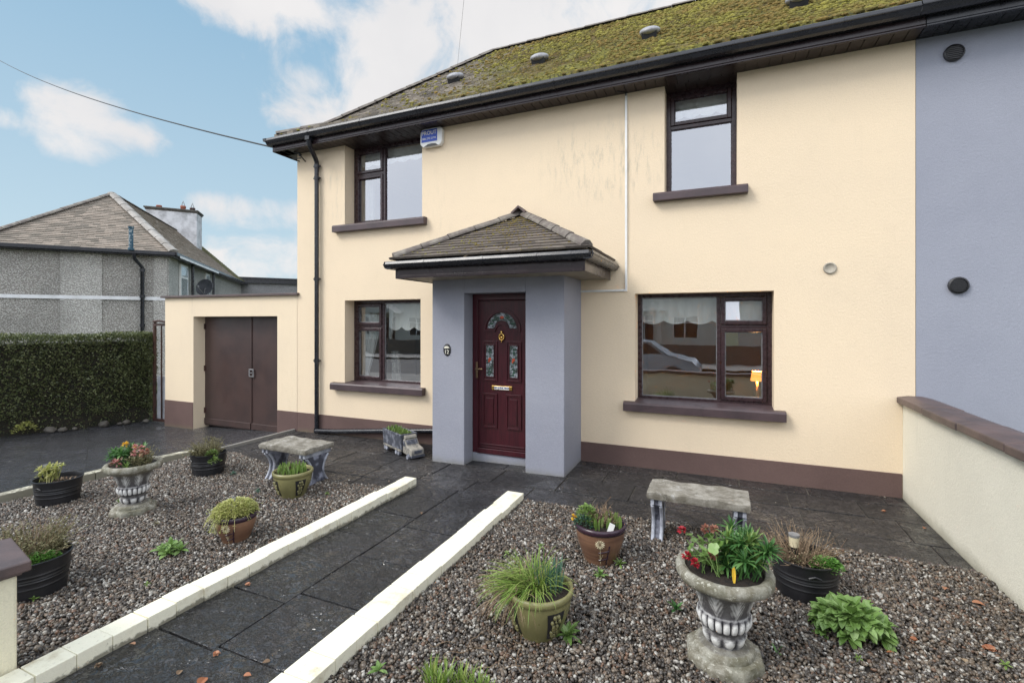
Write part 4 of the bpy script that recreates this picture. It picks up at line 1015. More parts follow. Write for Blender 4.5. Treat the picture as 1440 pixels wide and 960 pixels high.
# ================================================================== LEFT NEIGHBOUR
C0 = Vector((-16.645, 10.246, 0)); u1 = Vector((-.6265,-.7794,0)); u2 = Vector((-.6896,.7242,0)); ZG = 3.90
lh = thing('pebble_dash_house', (C0.x, C0.y, -.3), 'grey pebble dashed house with hipped clay tile roof beyond the hedge', 'house')
def L(a, c, z): return C0+u1*a+u2*c+Vector((0,0,z))
def lbox(b, a0, a1, c0, c1, z0, z1, mat=None, rnd=None):
    b.add([L(a0,c0,z0),L(a1,c0,z0),L(a1,c1,z0),L(a0,c1,z0),L(a0,c0,z1),L(a1,c0,z1),L(a1,c1,z1),L(a0,c1,z1)], [(0,3,2,1),(4,5,6,7),(0,1,5,4),(1,2,6,5),(2,3,7,6),(3,0,4,7)], rnd, mat)
WA = 4.9
b = MB(); lbox(b, .25, WA-.25, .25, 13.8, -.4, ZG-.03); b.obj('wall', M_dash, lh)
b = MB()
for a0, a1 in ((1.95,2.95),(.25,.62)): lbox(b, a0, a1, .215, .249, -.4, ZG-.04)
lbox(b, .215, .249, .25, 1.25, -.4, ZG-.04)
b.obj('raised_dash_panel', M_dashl, lh)
b = MB(); lbox(b, .20, WA-.2, .205, .2145, 2.33, 2.44); b.obj('band', M_band, lh)
b = MB(); lbox(b, -.02, WA+.02, -.02, 14, ZG-.12, ZG-.02); b.obj('soffit', M_gutter, lh)
b = MB(); lbox(b, -.10, WA+.1, -.11, -.021, ZG-.10, ZG+.02); lbox(b, -.11, -.021, -.11, 14.1, ZG-.10, ZG+.02); b.obj('gutter', M_gutter, lh, bevel=.02)
b = MB(); lbox(b, -.118, -.111, .2, 6, ZG-.135, ZG-.06); b.obj('fascia', M_band, lh)
# hip roof tiles
WH = WA/2; ZA = 6.16; z0 = ZG+.02
def tri_tiles(b, P, Q, R1, R2, nc, tw, mat=0):
    P, Q, R1, R2 = map(Vector, (P, Q, R1, R2)); n = (Q-P).cross(R1-P).normalized(); n = n if n.z > 0 else -n
    for i in range(nc):
        t0, t1 = i/nc, min(1, (i+1.2)/nc); a, c, a2, c2 = P.lerp(R1, t0), Q.lerp(R2, t0), P.lerp(R1, t1), Q.lerp(R2, t1)
        w = (c-a).length
        if w < .05: continue
        m = max(1, int(w/tw)); of = random.random()*.6
        for k in range(-1, m+1):
            u0, u1_ = max(0, (k+of)/m), min(1, (k+1+of)/m)
            if u1_-u0 < .002: continue
            lf = random.uniform(0,.012); p0, p1, p2, p3 = a.lerp(c,u0), a.lerp(c,u1_), a2.lerp(c2,u1_), a2.lerp(c2,u0)
            b.add([p0+n*(.02+lf), p1+n*(.02+lf), p2+n*.004, p3+n*.004, p0, p1], [(0,1,2,3),(4,5,1,0)], None, mat)
    b.add([P-n*.01, Q-n*.01, R2-n*.01, R1-n*.01], [(0,1,2,3)], .5, mat)
b = MB(); A1 = L(WH, WH, ZA); A2 = L(WH, 14, ZA)
tri_tiles(b, L(WA,0,z0), L(0,0,z0), A1, A1, 34, .20)
tri_tiles(b, L(0,0,z0), L(0,11,z0), A1, L(WH,11,ZA), 34, .20, 1)
tri_tiles(b, L(0,11,z0), L(0,14,z0), L(WH,11,ZA), A2, 26, .24, 2)
b.add([L(WA,0,z0),A1,A2,L(WA,14,z0)], [(0,1,2,3)]); lr = b.obj('roof', [M_nroof, M_nroof2, M_mossroof], lh)
ridge_tiles(L(0,0,z0+.04), A1+Vector((0,0,.03)), .16, .42, simple('pale_hip_tile', (.26,.24,.215), (.42,.40,.37), 3, .8, .5, 20), lr, 'hip_tile_row', .5)
ridge_tiles(L(WA,0,z0+.04), A1+Vector((0,0,.03)), .13, .42, M_ridge, lr, 'hip_tile_row', .5)
ridge_tiles(A1+Vector((0,0,.02)), A2, .10, .42, M_ridge, lr)
# chimney
ch = MB(); a0, a1, c0, c1 = 1.55, 3.65, 9.7, 10.7
lbox(ch, a0, a1, c0, c1, 4.6, 7.15); cho = ch.obj('chimney', M_chim, lh, bevel=.02)
ch = MB(); lbox(ch, a0-.07, a1+.07, c0-.07, c1+.07, 7.151, 7.23); lbox(ch, a0-.03, a1+.03, c0-.03, c1+.03, 7.08, 7.15); ch.obj('chimney_cap', M_rubble, cho, bevel=.015)
for a, h in ((1.85,.20),(2.25,.26),(3.25,.18)):
    p = L(a, (c0+c1)/2, 7.23); q = MB(); q.lathe([(.13,0),(.11,h*.6),(.13,h*.65),(.12,h),(.09,h)], 14, c=p); q.obj('chimney_pot', M_clay if a > 1.9 else M_gate, cho, smooth=True)
    if a < 3: q = MB(); q.tube([p+Vector((-.10,0,h)), p+Vector((0,0,h+.26)), p+Vector((.10,0,h))], .010, 5); q.tube([p+Vector((0,-.10,h)), p+Vector((0,0,h+.26)), p+Vector((0,.10,h))], .010, 5); q.obj('bird_guard', M_lead, cho)
# front rainwater pipe with blue vent stack
b = MB(); pa = 1.02; b.tube([L(pa+.02,-.10,ZG-.08), L(pa+.02,-.06,ZG-.25), L(pa-.13,.13,ZG-.52), L(pa-.13,.13,-.3)], .055, 10)
for z in (3.3,2.45,1.5): b.lathe([(.075,-.05),(.075,.05)], 12, c=L(pa-.13,.13,z))
dpn = b.obj('downpipe', M_gutter, lh, smooth=True, auto=40)
b = MB(); b.tube([L(pa+.08,-.14,ZG+.02), L(pa+.08,-.14,ZG+.74)], .062, 12); b.lathe([(.075,-.03),(.085,.03)], 12, c=L(pa+.08,-.14,ZG+.72)); b.lathe([(.085,-.04),(.085,.04)], 12, c=L(pa+.08,-.14,ZG+.04)); b.obj('vent_stack', M_bluepaint, lh, smooth=True, auto=40)
# windows on the receding side
for c0_, c1_, zb in ((1.55,2.5,1.9),(5.2,5.9,2.1)):
    b = MB(); lbox(b, .20, .249, c0_, c1_, zb, ZG-.2); w = b.obj('window', M_white, lh); b = MB(); lbox(b, .19, .199, c0_+.08, c1_-.08, zb+.05, 3.2); lbox(b, .19, .199, c0_+.08, c1_-.08, 3.27, ZG-.27); b.obj('pane', M_glass, w)
    b = MB(); b.tube([L(.12,c1_+.25,ZG-.1), L(.12,c1_+.25,-.3)], .05, 8); b.obj('downpipe', M_gutter, lh)
# satellite dish
sp = L(-.15, 3.35, 2.98); sdh = thing('satellite_dish', sp, 'dark grey round satellite dish on the side wall of the pebble dashed house', 'satellite dish')
b = MB(); fdir = Vector((.35,-.9,.25)).normalized(); Mq = fdir.to_track_quat('Z','Y').to_matrix().to_4x4()
b.lathe([(0,-.06),(.12,-.05),(.24,-.02),(.34,.03),(.345,.035),(.33,.04)], 28, M=Mq); b.obj('dish', M_dish, sdh, smooth=True, local=True)
b = MB(); b.tube([(0,0,-.05), tuple(Vector((0,0,-.3))+fdir*.05), tuple(fdir*.42+Vector((0,0,-.12)))], .014, 6); b.ball(tuple(fdir*.42+Vector((0,0,-.10))), .045, 8, 6); b.tube([(0,0,-.05), tuple(-fdir*.15), tuple(u1*0+Vector((-.25,.10,-.1)))], .02, 6); b.obj('arm', M_lead, sdh, local=True)
# low flat-roofed extension
ex = thing('flat_roof_extension', L(-2, 12, -.3), 'pale grey extension with black flat roof edge between the two houses', 'building')
b = MB(); lbox(b, -9.2, 1.2, 14.2, 19, -.4, 3.95); b.obj('wall', M_dash2, ex)
b = MB(); lbox(b, -9.3, .15, 14.05, 19.1, 3.951, 4.22); lbox(b, -9.35, .9, 13.95, 19.2, 4.221, 4.30); b.obj('roof', M_gutter, ex)
ob = thing('distant_house', (-17, 24, -.4), 'far roofline glimpsed between the houses', 'house') if False else None

# ================================================================== HEDGE
def hedge():
    g = np.random.default_rng(9); a = Vector((-9.90, 5.72, -.27)); c = Vector((-13.0, -.6, -.3)); ax = (c-a); Lh = ax.length; ax.normalize(); nx = Vector((ax.y, -ax.x, 0))   # nx: towards the drive?
    if nx.dot(Vector((1,0,0))) < 0: nx = -nx
    H_, T_ = 1.66, .9
    root = thing('hedge', a, 'clipped dark green garden hedge along the far side of the driveway', 'hedge')
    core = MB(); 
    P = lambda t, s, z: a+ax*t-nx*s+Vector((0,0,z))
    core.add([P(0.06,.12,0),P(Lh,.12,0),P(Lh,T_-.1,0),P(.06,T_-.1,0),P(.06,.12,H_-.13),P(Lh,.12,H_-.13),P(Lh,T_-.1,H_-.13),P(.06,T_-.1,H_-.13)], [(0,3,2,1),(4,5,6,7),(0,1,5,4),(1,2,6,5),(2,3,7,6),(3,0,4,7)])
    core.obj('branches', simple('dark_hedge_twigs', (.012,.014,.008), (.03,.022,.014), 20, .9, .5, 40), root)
    b = MB(); n = 60000; rr = random.Random(4)
    for i in range(n):
        t = Lh*rr.random()**1.25; f = rr.random(); z_t = H_
        if f < .74:
            z = rr.random()**.8*H_; s = rr.uniform(-.03,.12)+.045*math.sin(t*5+z*3)+.04*math.sin(t*11.3-z*7)+.02*math.sin(t*27+z*19)
            if z < .28 and rr.random() < .65: continue
            nn = nx
        elif f < .82: s = rr.uniform(-.04,.12)+.035*math.sin(t*5+z_t*3)*.5; z = H_-rr.random()**1.5*.16+.015*math.sin(t*13); nn = (nx+Vector((0,0,1))).normalized()
        elif f < .95: s = rr.uniform(0, T_); z = H_+rr.uniform(-.09,.02)+.02*math.sin(t*4)+.012*math.sin(t*13+s*9); nn = Vector((0,0,1))
        else: t = rr.uniform(-.05,.08); s = rr.uniform(0,T_); z = rr.random()*H_; nn = -ax
        p = P(t, s, z); d = (nn*rr.uniform(.2,1)+Vector((rr.uniform(-1,1), rr.uniform(-1,1), rr.uniform(-.3,1)))*.8).normalized()
        sd_ = d.orthogonal().normalized(); sd_ = Matrix.Rotation(rr.uniform(0,6.28),3,d) @ sd_
        l = rr.uniform(.022,.045); w = l*.32
        b.add([p, p+d*l*.5+sd_*w, p+d*l, p+d*l*.5-sd_*w], [(0,1,2,3)], min(1, max(0, rr.gauss(.38,.26))))
    tag(b.obj('foliage', L_hedge, root), None)
    return a, ax, nx, Lh
ha, hax, hnx, hL = hedge()
for i in range(7):
    t = .15+i*.22+random.uniform(-.1,.1); p = ha+hax*t+hnx*random.uniform(.0,.10); b = MB(); r = random.uniform(.035,.095)
    vs = ICO*np.array([r*random.uniform(1,1.6), r, r*.75])*np.array([[random.uniform(.8,1.15)] for _ in range(12)])+np.array([p.x, p.y, -.24+r*.3])
    b.add([tuple(q) for q in vs], [tuple(f) for f in ICF.tolist()])
    tag(b.obj('rubble_stone', M_rubble, smooth=True, bevel=.01), 'rough grey stone lying at the foot of the hedge', 'stone', 'rubble stones along the foot of the hedge')

# ================================================================== STREET SIDE (seen in the window reflections)
sheet('road', -60, 60, -9.5, -3.2, lambda x, y: -.395, M_asph, 2, 2)
sheet('footpath', -60, 60, -3.2, .2, lambda x, y: -.28 if False else -.30, M_foot, 2, 2)
sheet('far_footpath', -60, 60, -12, -9.5, lambda x, y: -.30, M_foot, 2, 2)
def opposite(x, label, side=1):
    t_ = thing('terraced_house', (x, -17, -.3), label, 'house', group='houses across the street')
    b = MB(); wins = [(-2.9,-1.6,.7,1.9),(1.6,2.9,.7,1.9),(-2.9,-1.6,3.0,4.1),(1.6,2.9,3.0,4.1),(-.5,.5,-.1,1.95)]
    for w in wins: pass
    def fl(x0, x1, y0, y1, z0, z1, bb): bb.box(x+x0, x+x1, -17+y0, -17+y1, z0, z1)
    xs = sorted({-4,4,*[w[0] for w in wins],*[w[1] for w in wins]}); zs = sorted({-.4,4.3,*[w[2] for w in wins],*[w[3] for w in wins]})
    for i in range(len(xs)-1):
        for j in range(len(zs)-1):
            cx, cz = (xs[i]+xs[i+1])/2, (zs[j]+zs[j+1])/2
            if any(w[0]<cx<w[1] and w[2]<cz<w[3] for w in wins): continue
            fl(xs[i], xs[i+1], -.25, 0, zs[j], zs[j+1], b)
    b.obj('wall', M_opp, t_)
    for w in wins:
        q = MB(); fl(w[0], w[1], -.14, -.12, w[2], w[3], q); o = q.obj('door' if w[2] < 0 else 'window', M_door if w[2] < 0 else M_black, t_)
        q = MB(); 
        for xx in (w[0], (w[0]+w[1])/2-.03, w[1]-.06): fl(xx, xx+.06, -.115, -.09, w[2], w[3], q)
        fl(w[0], w[1], -.116, -.091, w[3]-.35, w[3]-.3, q); q.obj('frame', M_white, o)
    q = MB(); q.prism([(-8.0,4.3),(.3,4.3),(-3.85,6.6)], 'x', x-4.1, x+4.1, M=Matrix.Translation((0,-17,0))); q.obj('roof', M_nroof2, t_)
    q = MB(); q.prism([(x-1.3,2.25),(x+1.3,2.25),(x,3.0)], 'y', -17, -15.9); fl(-1.0,-.8,.9,1.08,-.4,2.25,q); fl(.8,1.0,.9,1.08,-.4,2.25,q); q.obj('porch', M_opp, t_)
for i, x in enumerate((-22,-13,-4,5)): opposite(x, ['pale rendered house across the street, far left in the reflections','pale rendered house across the street reflected in the left ground floor window','pale rendered house across the street reflected in the right ground floor window','pale rendered house across the street, far right in the reflections'][i])
b = MB(); b.box(-30,20,-12.2,-12.0,-.4,.55); ow = tag(b.obj('street_wall', M_brickr), 'low dark wall in front of the houses across the street', 'garden wall')
# small parked car
car = thing('parked_car', (-2.6,-4.6,-.39), 'silver blue car parked at the kerb, seen reflected in the right ground floor window', 'car')
b = MB(); prof = [(-2.0,.25),(-2.05,.55),(-1.95,.85),(-1.6,.95),(-1.1,1.38),(-.2,1.46),(.55,1.38),(1.15,.98),(1.85,.82),(2.05,.6),(2.05,.28)]
n = len(prof); secs = [(-.80,.93,.0),(-.86,1,0),(-.66,1,1),(.66,1,1),(.86,1,0),(.80,.93,.0)]; vs = []
for (yy, k, top) in secs:
    for (x_, z_) in prof: vs.append((x_*k*1.0, yy*(1 if z_ < .98 else .80), z_))
fs = [(i*n+j, i*n+j+1, (i+1)*n+j+1, (i+1)*n+j) for i in range(len(secs)-1) for j in range(n-1)]+[tuple(range(n))[::-1], tuple(range((len(secs)-1)*n, len(secs)*n))]
b.add(vs, fs); b.obj('body', M_car, car, smooth=True, local=True, auto=50)
b = MB()
for sy in (-1,1): b.prism([(-1.38,.98),(-1.02,1.32),(-.2,1.39),(.5,1.32),(.98,.98)], 'y', sy*.70, sy*.725)
b.obj('side_window', M_black, car, local=True)
for sx in (-1.3,1.3):
    for sy in (-.82,.82):
        b = MB(); b.lathe([(.0,-.1),(.30,-.1),(.32,-.06),(.32,.06),(.30,.1),(.0,.1)], 20, M=Matrix.Translation((sx,sy,.32)) @ Matrix.Rotation(R(90),4,'X')); wo = b.obj('wheel', M_black, car, smooth=True, local=True, auto=40)
        b = MB(); b.lathe([(.0,-.112),(.19,-.105),(.19,-.09)], 14, M=Matrix.Translation((sx,sy,.32)) @ Matrix.Rotation(R(90 if sy < 0 else -90),4,'X')); b.lathe([(.0,.112),(.19,.105),(.19,.09)], 14, M=Matrix.Translation((sx,sy,.32)) @ Matrix.Rotation(R(90),4,'X')); b.obj('rim', M_hub, wo, local=True)
# street bush
g_ = random.Random(8); b = MB()
for i in range(3500):
    a = g_.uniform(0,6.28); u = g_.random()**.5; h = g_.random(); r = .95*math.sqrt(max(0, 1-h*h))*u; p = Vector((-8.2+r*1.2*math.cos(a), -3.5+r*math.sin(a), -.3+1.25*h)); d = Vector((math.cos(a), math.sin(a), g_.uniform(0,1))); b.leaf(p, d, .10, .05, .5, 2)
tag(b.obj('street_bush', L_grass), 'yellow green bush on the street, reflected in the left ground floor window', 'bush')

# table lamp inside the right hand room
tl = thing('table_lamp', (.40, 6.25, .72), 'lit table lamp with orange shade inside the right ground floor window', 'lamp')
b = MB(); b.lathe([(.072,.235),(.055,.345)], 24); b.obj('lamp_shade', M_shade, tl, smooth=True, local=True)
b = MB(); b.lathe([(0,0),(.05,0),(.05,.012),(.02,.03),(.035,.08),(.015,.14),(.012,.24),(0,.24)], 16); b.obj('lamp_base', M_darkbrass, tl, smooth=True, local=True)
b = MB(); b.box(-.25,.25,-.15,.25,-.03,-.001); 
for sx in (-.22,.22):
    for sy in (-.12,.22): b.box(sx-.02,sx+.02,sy-.02,sy+.02,-.595,-.031)
st = thing('side_table', (.40, 6.25, .719), 'dark side table under the lit lamp inside the right window', 'table'); b.obj('table', M_trim, st, local=True)
pl_ = bpy.data.lights.new('lamp_bulb', 'POINT'); pl_.energy = 16; pl_.color = (1,.55,.22); pl_.shadow_soft_size = .04
plo = bpy.data.objects.new('lamp_bulb', pl_); COL.objects.link(plo); plo.location = (.40, 6.25, .72+.285)

# ================================================================== OVERHEAD WIRES
p1 = Vector((-5.86,5.44,4.19)); r0 = ray(-40, 60)
p2 = Vector((0,0,EYE))+r0*26
b = MB(); b.tube([p1.lerp(p2, i/24)-Vector((0,0,.5*4*(i/24)*(1-i/24))) for i in range(25)], .013, 6); tag(b.obj('overhead_cable', M_wire), 'black overhead cable rising from the left eaves bracket across the sky', 'cable')
p1 = hit(643,108,(0,YB,ZB),nrm)+nrm*.03; p2 = Vector((0,0,EYE))+ray(664,-120)*4.2
b = MB(); b.tube([p1, p1.lerp(p2, 1.5)], .0022, 4); tag(b.obj('thin_wire', M_wire), 'thin wire stretched up from the leftmost roof vent', 'cable')

# ================================================================== GARDEN THINGS
def V3(x, y, z=None): return (x, y, float(bed_height(x, y))+.004 if z is None else z)
# ---- urn
def urn(loc, rz, label, sc=1.0):
    t_ = thing('urn', loc, label, 'urn', rz, 'classical stone urns in the gravel beds')
    b = MB(); n = 160; prof = []
    def seg(z0, z1, r0, r1, k, ease=lambda t: t):
        for i in range(k): u = i/k; prof.append((r0+(r1-r0)*ease(u), z0+(z1-z0)*u))
    seg(0,.050,.176,.176,4); seg(.050,.058,.168,.150,2); seg(.058,.085,.138,.130,5, lambda t: t**2); seg(.085,.100,.120,.078,4); seg(.100,.150,.080,.100,10)
    seg(.150,.160,.088,.080,3); seg(.160,.176,.088,.088,3); seg(.176,.246,.110,.122,16); seg(.246,.256,.112,.110,2)
    seg(.256,.372,.108,.150,30, lambda t: .35*t+.65*t**2.6); seg(.372,.395,.156,.196,5, lambda t: t**1.5); 
    for i in range(11): a_ = -math.pi/2+math.pi*i/10; prof.append((.196+.026*math.cos(a_), .421+.031*math.sin(a_)))
    prof += [(.180,.446),(.176,.43),(.174,.40),(.0,.40)]
    rel = []; sto = []
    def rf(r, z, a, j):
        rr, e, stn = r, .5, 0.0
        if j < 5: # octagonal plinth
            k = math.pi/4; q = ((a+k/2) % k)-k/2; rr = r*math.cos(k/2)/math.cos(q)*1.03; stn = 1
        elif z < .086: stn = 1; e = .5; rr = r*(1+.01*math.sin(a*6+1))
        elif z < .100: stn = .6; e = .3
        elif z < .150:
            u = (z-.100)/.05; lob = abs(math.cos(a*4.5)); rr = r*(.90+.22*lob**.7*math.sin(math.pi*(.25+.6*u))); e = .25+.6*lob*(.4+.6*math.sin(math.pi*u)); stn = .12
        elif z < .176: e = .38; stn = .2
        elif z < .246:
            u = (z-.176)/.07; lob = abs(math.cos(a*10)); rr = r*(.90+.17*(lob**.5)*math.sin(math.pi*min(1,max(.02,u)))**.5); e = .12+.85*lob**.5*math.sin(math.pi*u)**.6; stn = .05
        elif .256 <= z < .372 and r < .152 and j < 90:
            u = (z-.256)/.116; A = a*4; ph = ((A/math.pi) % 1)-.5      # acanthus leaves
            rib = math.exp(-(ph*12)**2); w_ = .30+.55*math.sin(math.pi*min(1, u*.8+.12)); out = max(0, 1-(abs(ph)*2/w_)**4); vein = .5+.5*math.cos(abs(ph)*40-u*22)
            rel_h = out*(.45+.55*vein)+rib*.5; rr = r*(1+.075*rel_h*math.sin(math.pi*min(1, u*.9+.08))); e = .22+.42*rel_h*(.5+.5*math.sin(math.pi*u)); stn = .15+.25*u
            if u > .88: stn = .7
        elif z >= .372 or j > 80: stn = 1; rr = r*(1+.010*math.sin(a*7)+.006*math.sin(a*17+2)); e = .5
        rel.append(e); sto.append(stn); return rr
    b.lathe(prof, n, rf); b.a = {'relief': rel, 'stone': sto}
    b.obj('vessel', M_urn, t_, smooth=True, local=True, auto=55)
    b = MB(); b.lathe([(.182,.428),(.12,.437),(.05,.43),(0,.44)], 24, lambda r, z, a, j: r*(1+.04*math.sin(a*5))); b.obj('soil', M_soil, t_, smooth=True, local=True)
    t_.scale = (sc,)*3; return t_
def tub(loc, rz, label, r=.175, h=.225, solid=True):
    t_ = thing('black_tub', loc, label, 'plant tub', rz, 'black ribbed plastic tubs holding plants')
    b = MB(); prof = [(0,0),(r*.84,0),(r*.86,.006)]
    for i in range(30):
        u = i/29; z = .006+(h-.012)*u; rr = r*(.86+.13*u)
        for zc in (.36,.52,.60,.68): 
            if abs(u-zc) < .018: rr += .0035
        prof.append((rr, z))
    prof += [(r*1.025,h-.004),(r*1.03,h+.004),(r*.985,h+.006),(r*.95,h-.01),(r*.93,h-.05)]
    b.lathe(prof, 56, lambda rr, z, a, j: rr*(1+.02*math.cos(2*a)+.002*math.sin(a*28) if z < h-.02 else 1+.02*math.cos(2*a)))
    b.obj('shell', M_tub, t_, smooth=True, local=True, auto=40)
    for a in (-math.pi/2-.25, math.pi/2-.25):
        q = MB(); q.tube([((r*.985)*math.cos(a+i*.06), (r*.985)*math.sin(a+i*.06), h*.80-.004*abs(i)) for i in range(-3,4)], .006, 6); q.obj('handle', M_tub, t_, local=True)
    b = MB(); b.lathe([(r*.95,h-.035),(r*.5,h-.028),(0,h-.03)], 24, lambda rr, z, a, j: rr*(1+.02*math.cos(2*a))); b.obj('soil', M_soil, t_, smooth=True, local=True)
    return t_
def glazed(loc, rz, label, kind, r=.175, h=.245):
    green = kind == 'green'
    t_ = thing('glazed_pot', loc, label, 'plant pot', rz, 'green glazed pots with flower cut outs' if green else 'brown glazed pots')
    body = M_potgreen if green else M_potbrown
    b = MB(); prof = [(0,0),(r*.60,0),(r*.61,.006)]
    for i in range(16): u = i/15; prof.append((r*(.62+.36*math.sin(u*math.pi/2)**1.15), .006+(h-.045)*u))
    b.lathe(prof, 48); b.obj('body', body, t_, smooth=True, local=True, auto=40)
    b = MB(); b.lathe([(r*.975,h-.040),(r*1.02,h-.036),(r*1.045,h-.018),(r*1.03,h-.002),(r*.97,h+.002),(r*.92,h-.008),(r*.90,h-.05)], 48); b.obj('rim', M_potgreen if green else M_potrim, t_, smooth=True, local=True)
    b = MB(); b.lathe([(r*.92,h-.03),(r*.5,h-.018),(0,h-.02)], 24); b.obj('soil', M_soil, t_, smooth=True, local=True)
    def rad(z): u = min(1, max(0, (z-.006)/(h-.045))); return r*(.62+.36*math.sin(u*math.pi/2)**1.15)
    def onpot(a, z, e=.0015): q = rad(z)+e; return Vector((q*math.cos(a), q*math.sin(a), z))
    if green:
        for k in range(4):
            a = -math.pi/2+k*math.pi/2+.35; b = MB(); z0_, z1_ = h*.12, h*.74; wa = .30; nn = 8; vs = []; fs = []
            for j in range(nn+1):
                for i in range(nn+1): 
                    z = z0_+(z1_-z0_)*j/nn; vs.append(onpot(a+wa*(i/nn-.5)*2*(.75+.25*j/nn), z))
            for j in range(nn):
                for i in range(nn): q = j*(nn+1)+i; fs.append((q,q+1,q+nn+2,q+nn+1))
            b.add(vs, fs); b.obj('cut_out_panel', M_black, t_, local=True)
            b = MB()
            for (fz, fr) in ((h*.55,.030),(h*.30,.024)):
                for m in range(6):
                    aa = m*math.pi/3; c1 = onpot(a+fr*math.cos(aa)/r*.75, fz+fr*math.sin(aa), .004); b.ball(c1, .012, 8, 5, (.8,.8,1))
                b.ball(onpot(a, fz, .004), .007, 6, 5)
            b.tube([onpot(a, h*.14, .004), onpot(a+.05, h*.3, .004), onpot(a, h*.7, .004)], .003, 5)
            b.obj('flower_lattice', M_potgreen, t_, smooth=True, local=True)
    else:
        a = -math.pi/2+.22
        b = MB(); fz = h*.66
        for m in range(14):
            aa = m*2*math.pi/14; l = .034; p0, p1_ = onpot(a+.008*math.cos(aa)/r, fz+.008*math.sin(aa), .003), onpot(a+l*math.cos(aa)/r, fz+l*math.sin(aa), .003)
            b.tube([p0, p0.lerp(p1_, .6), p1_], [.001,.0042,.001], 5)
        b.tube([onpot(a, fz, .003), onpot(a+.02, h*.4, .003), onpot(a+.03, h*.10, .003)], .0016, 5); b.tube([onpot(a+.03, h*.22, .003), onpot(a+.13, h*.38, .003)], .0014, 4); b.tube([onpot(a+.03, h*.22, .003), onpot(a-.05, h*.36, .003)], .0014, 4)
        b.obj('painted_daisy', M_potcream, t_, local=True)
        b = MB()
        for (z) in (h*.20, h*.42): b.tube([onpot(a-.06+i*.12, z+.004*i, .001) for i in range(5)], .0045, 6)
        b.tube([onpot(a+.36, h*.08, .001), onpot(a+.36, h*.3, .001), onpot(a+.40, h*.62, .001)], .0048, 6); b.obj('dark_bars', M_potrim, t_, local=True)
    return t_

# ---- planting helpers (world coordinates)
def rosette(b, c, n, Lf, Wf, e0=10, e1=70, bend=.6, mat=None, segs=4, blunt=.75):
    for i in range(n):
        a = i*2.4+random.uniform(-.25,.25); u = (i+.5)/n; el_ = R(e0+(e1-e0)*(1-u)+random.uniform(-8,8)); d = Vector((math.cos(a)*math.cos(el_), math.sin(a)*math.cos(el_), math.sin(el_)))
        b.leaf(Vector(c)+d*.004, d, Lf*random.uniform(.7,1.1), Wf*random.uniform(.8,1.15), bend, segs, mat=mat, blunt=blunt)
def twigs(b, c, R_, n, Lf, r=.0018, up=.6, spread=.9, leaf=None, lm=None, droop=0):
    for i in range(n):
        a = random.uniform(0,6.28); q = R_*random.random()**.5; p = Vector(c)+Vector((q*math.cos(a), q*math.sin(a), 0)); d = Vector((math.cos(a)*spread*random.random(), math.sin(a)*spread*random.random(), up)).normalized()
        pts = [p]; l = Lf*random.uniform(.5,1.15); k = 4
        for j in range(k): d = (d+Vector((random.uniform(-.35,.35), random.uniform(-.35,.35), random.uniform(-.25,.25)-droop*j/k))).normalized(); pts.append(pts[-1]+d*l/k)
        b.tube(pts, [r*1.2, r, r*.9, r*.7, r*.4], 4, caps=False)
        if leaf:
            for j in range(1, len(pts)):
                for m in range(leaf[2]):
                    dd = Vector((random.uniform(-1,1), random.uniform(-1,1), random.uniform(-.2,1))).normalized(); b.leaf(pts[j-1].lerp(pts[j], random.random()), dd, leaf[0]*random.uniform(.6,1.2), leaf[1]*random.uniform(.7,1.2), .3, 2, mat=lm)
def tuft(b, c, R_, n, Lf, Wf, spread=.8, bend=1.0, mat=None, lean=(0,0), segs=5):
    for i in range(n):
        a = random.uniform(0,6.28); q = R_*random.random()**.5; p = Vector(c)+Vector((q*math.cos(a), q*math.sin(a), 0)); d = Vector((math.cos(a)*spread*random.random()+lean[0]*random.random(), math.sin(a)*spread*random.random()+lean[1]*random.random(), 1)).normalized()
        b.leaf(p, d, Lf*random.uniform(.5,1.1), Wf*random.uniform(.7,1.2), bend*random.uniform(.5,1.3), segs, .06, mat=mat, blunt=.45)
def mound(b, c, rx, ry, h, n, Lf, Wf, mat=None, bend=.3, round_=.75):
    for i in range(n):
        a = random.uniform(0,6.28); u = random.random()**.5; x, y = rx*u*math.cos(a), ry*u*math.sin(a); z = h*math.sqrt(max(0,1-u*u))*random.uniform(.72,1.06)
        d = Vector((x/rx*.9+random.uniform(-.6,.6), y/ry*.9+random.uniform(-.6,.6), random.uniform(.2,1))).normalized(); b.leaf(Vector(c)+Vector((x,y,z)), d, Lf*random.uniform(.6,1.2), Wf*random.uniform(.7,1.2), bend, 2, mat=mat, blunt=round_)
def cluster(b, c, r, n, s, mat=None, sq=.8):
    for i in range(n):
        d = Vector((random.gauss(0,1), random.gauss(0,1), random.gauss(0,1))).normalized(); b.leaf(Vector(c)+d*r*.35, (d+Vector((0,0,.2))).normalized(), r*.75, s, .2, 2, mat=mat, blunt=.5)
def plant(name, base, label, cat='plant', group=None):
    return thing(name, base, label, cat, 0, group)

random.seed(21)
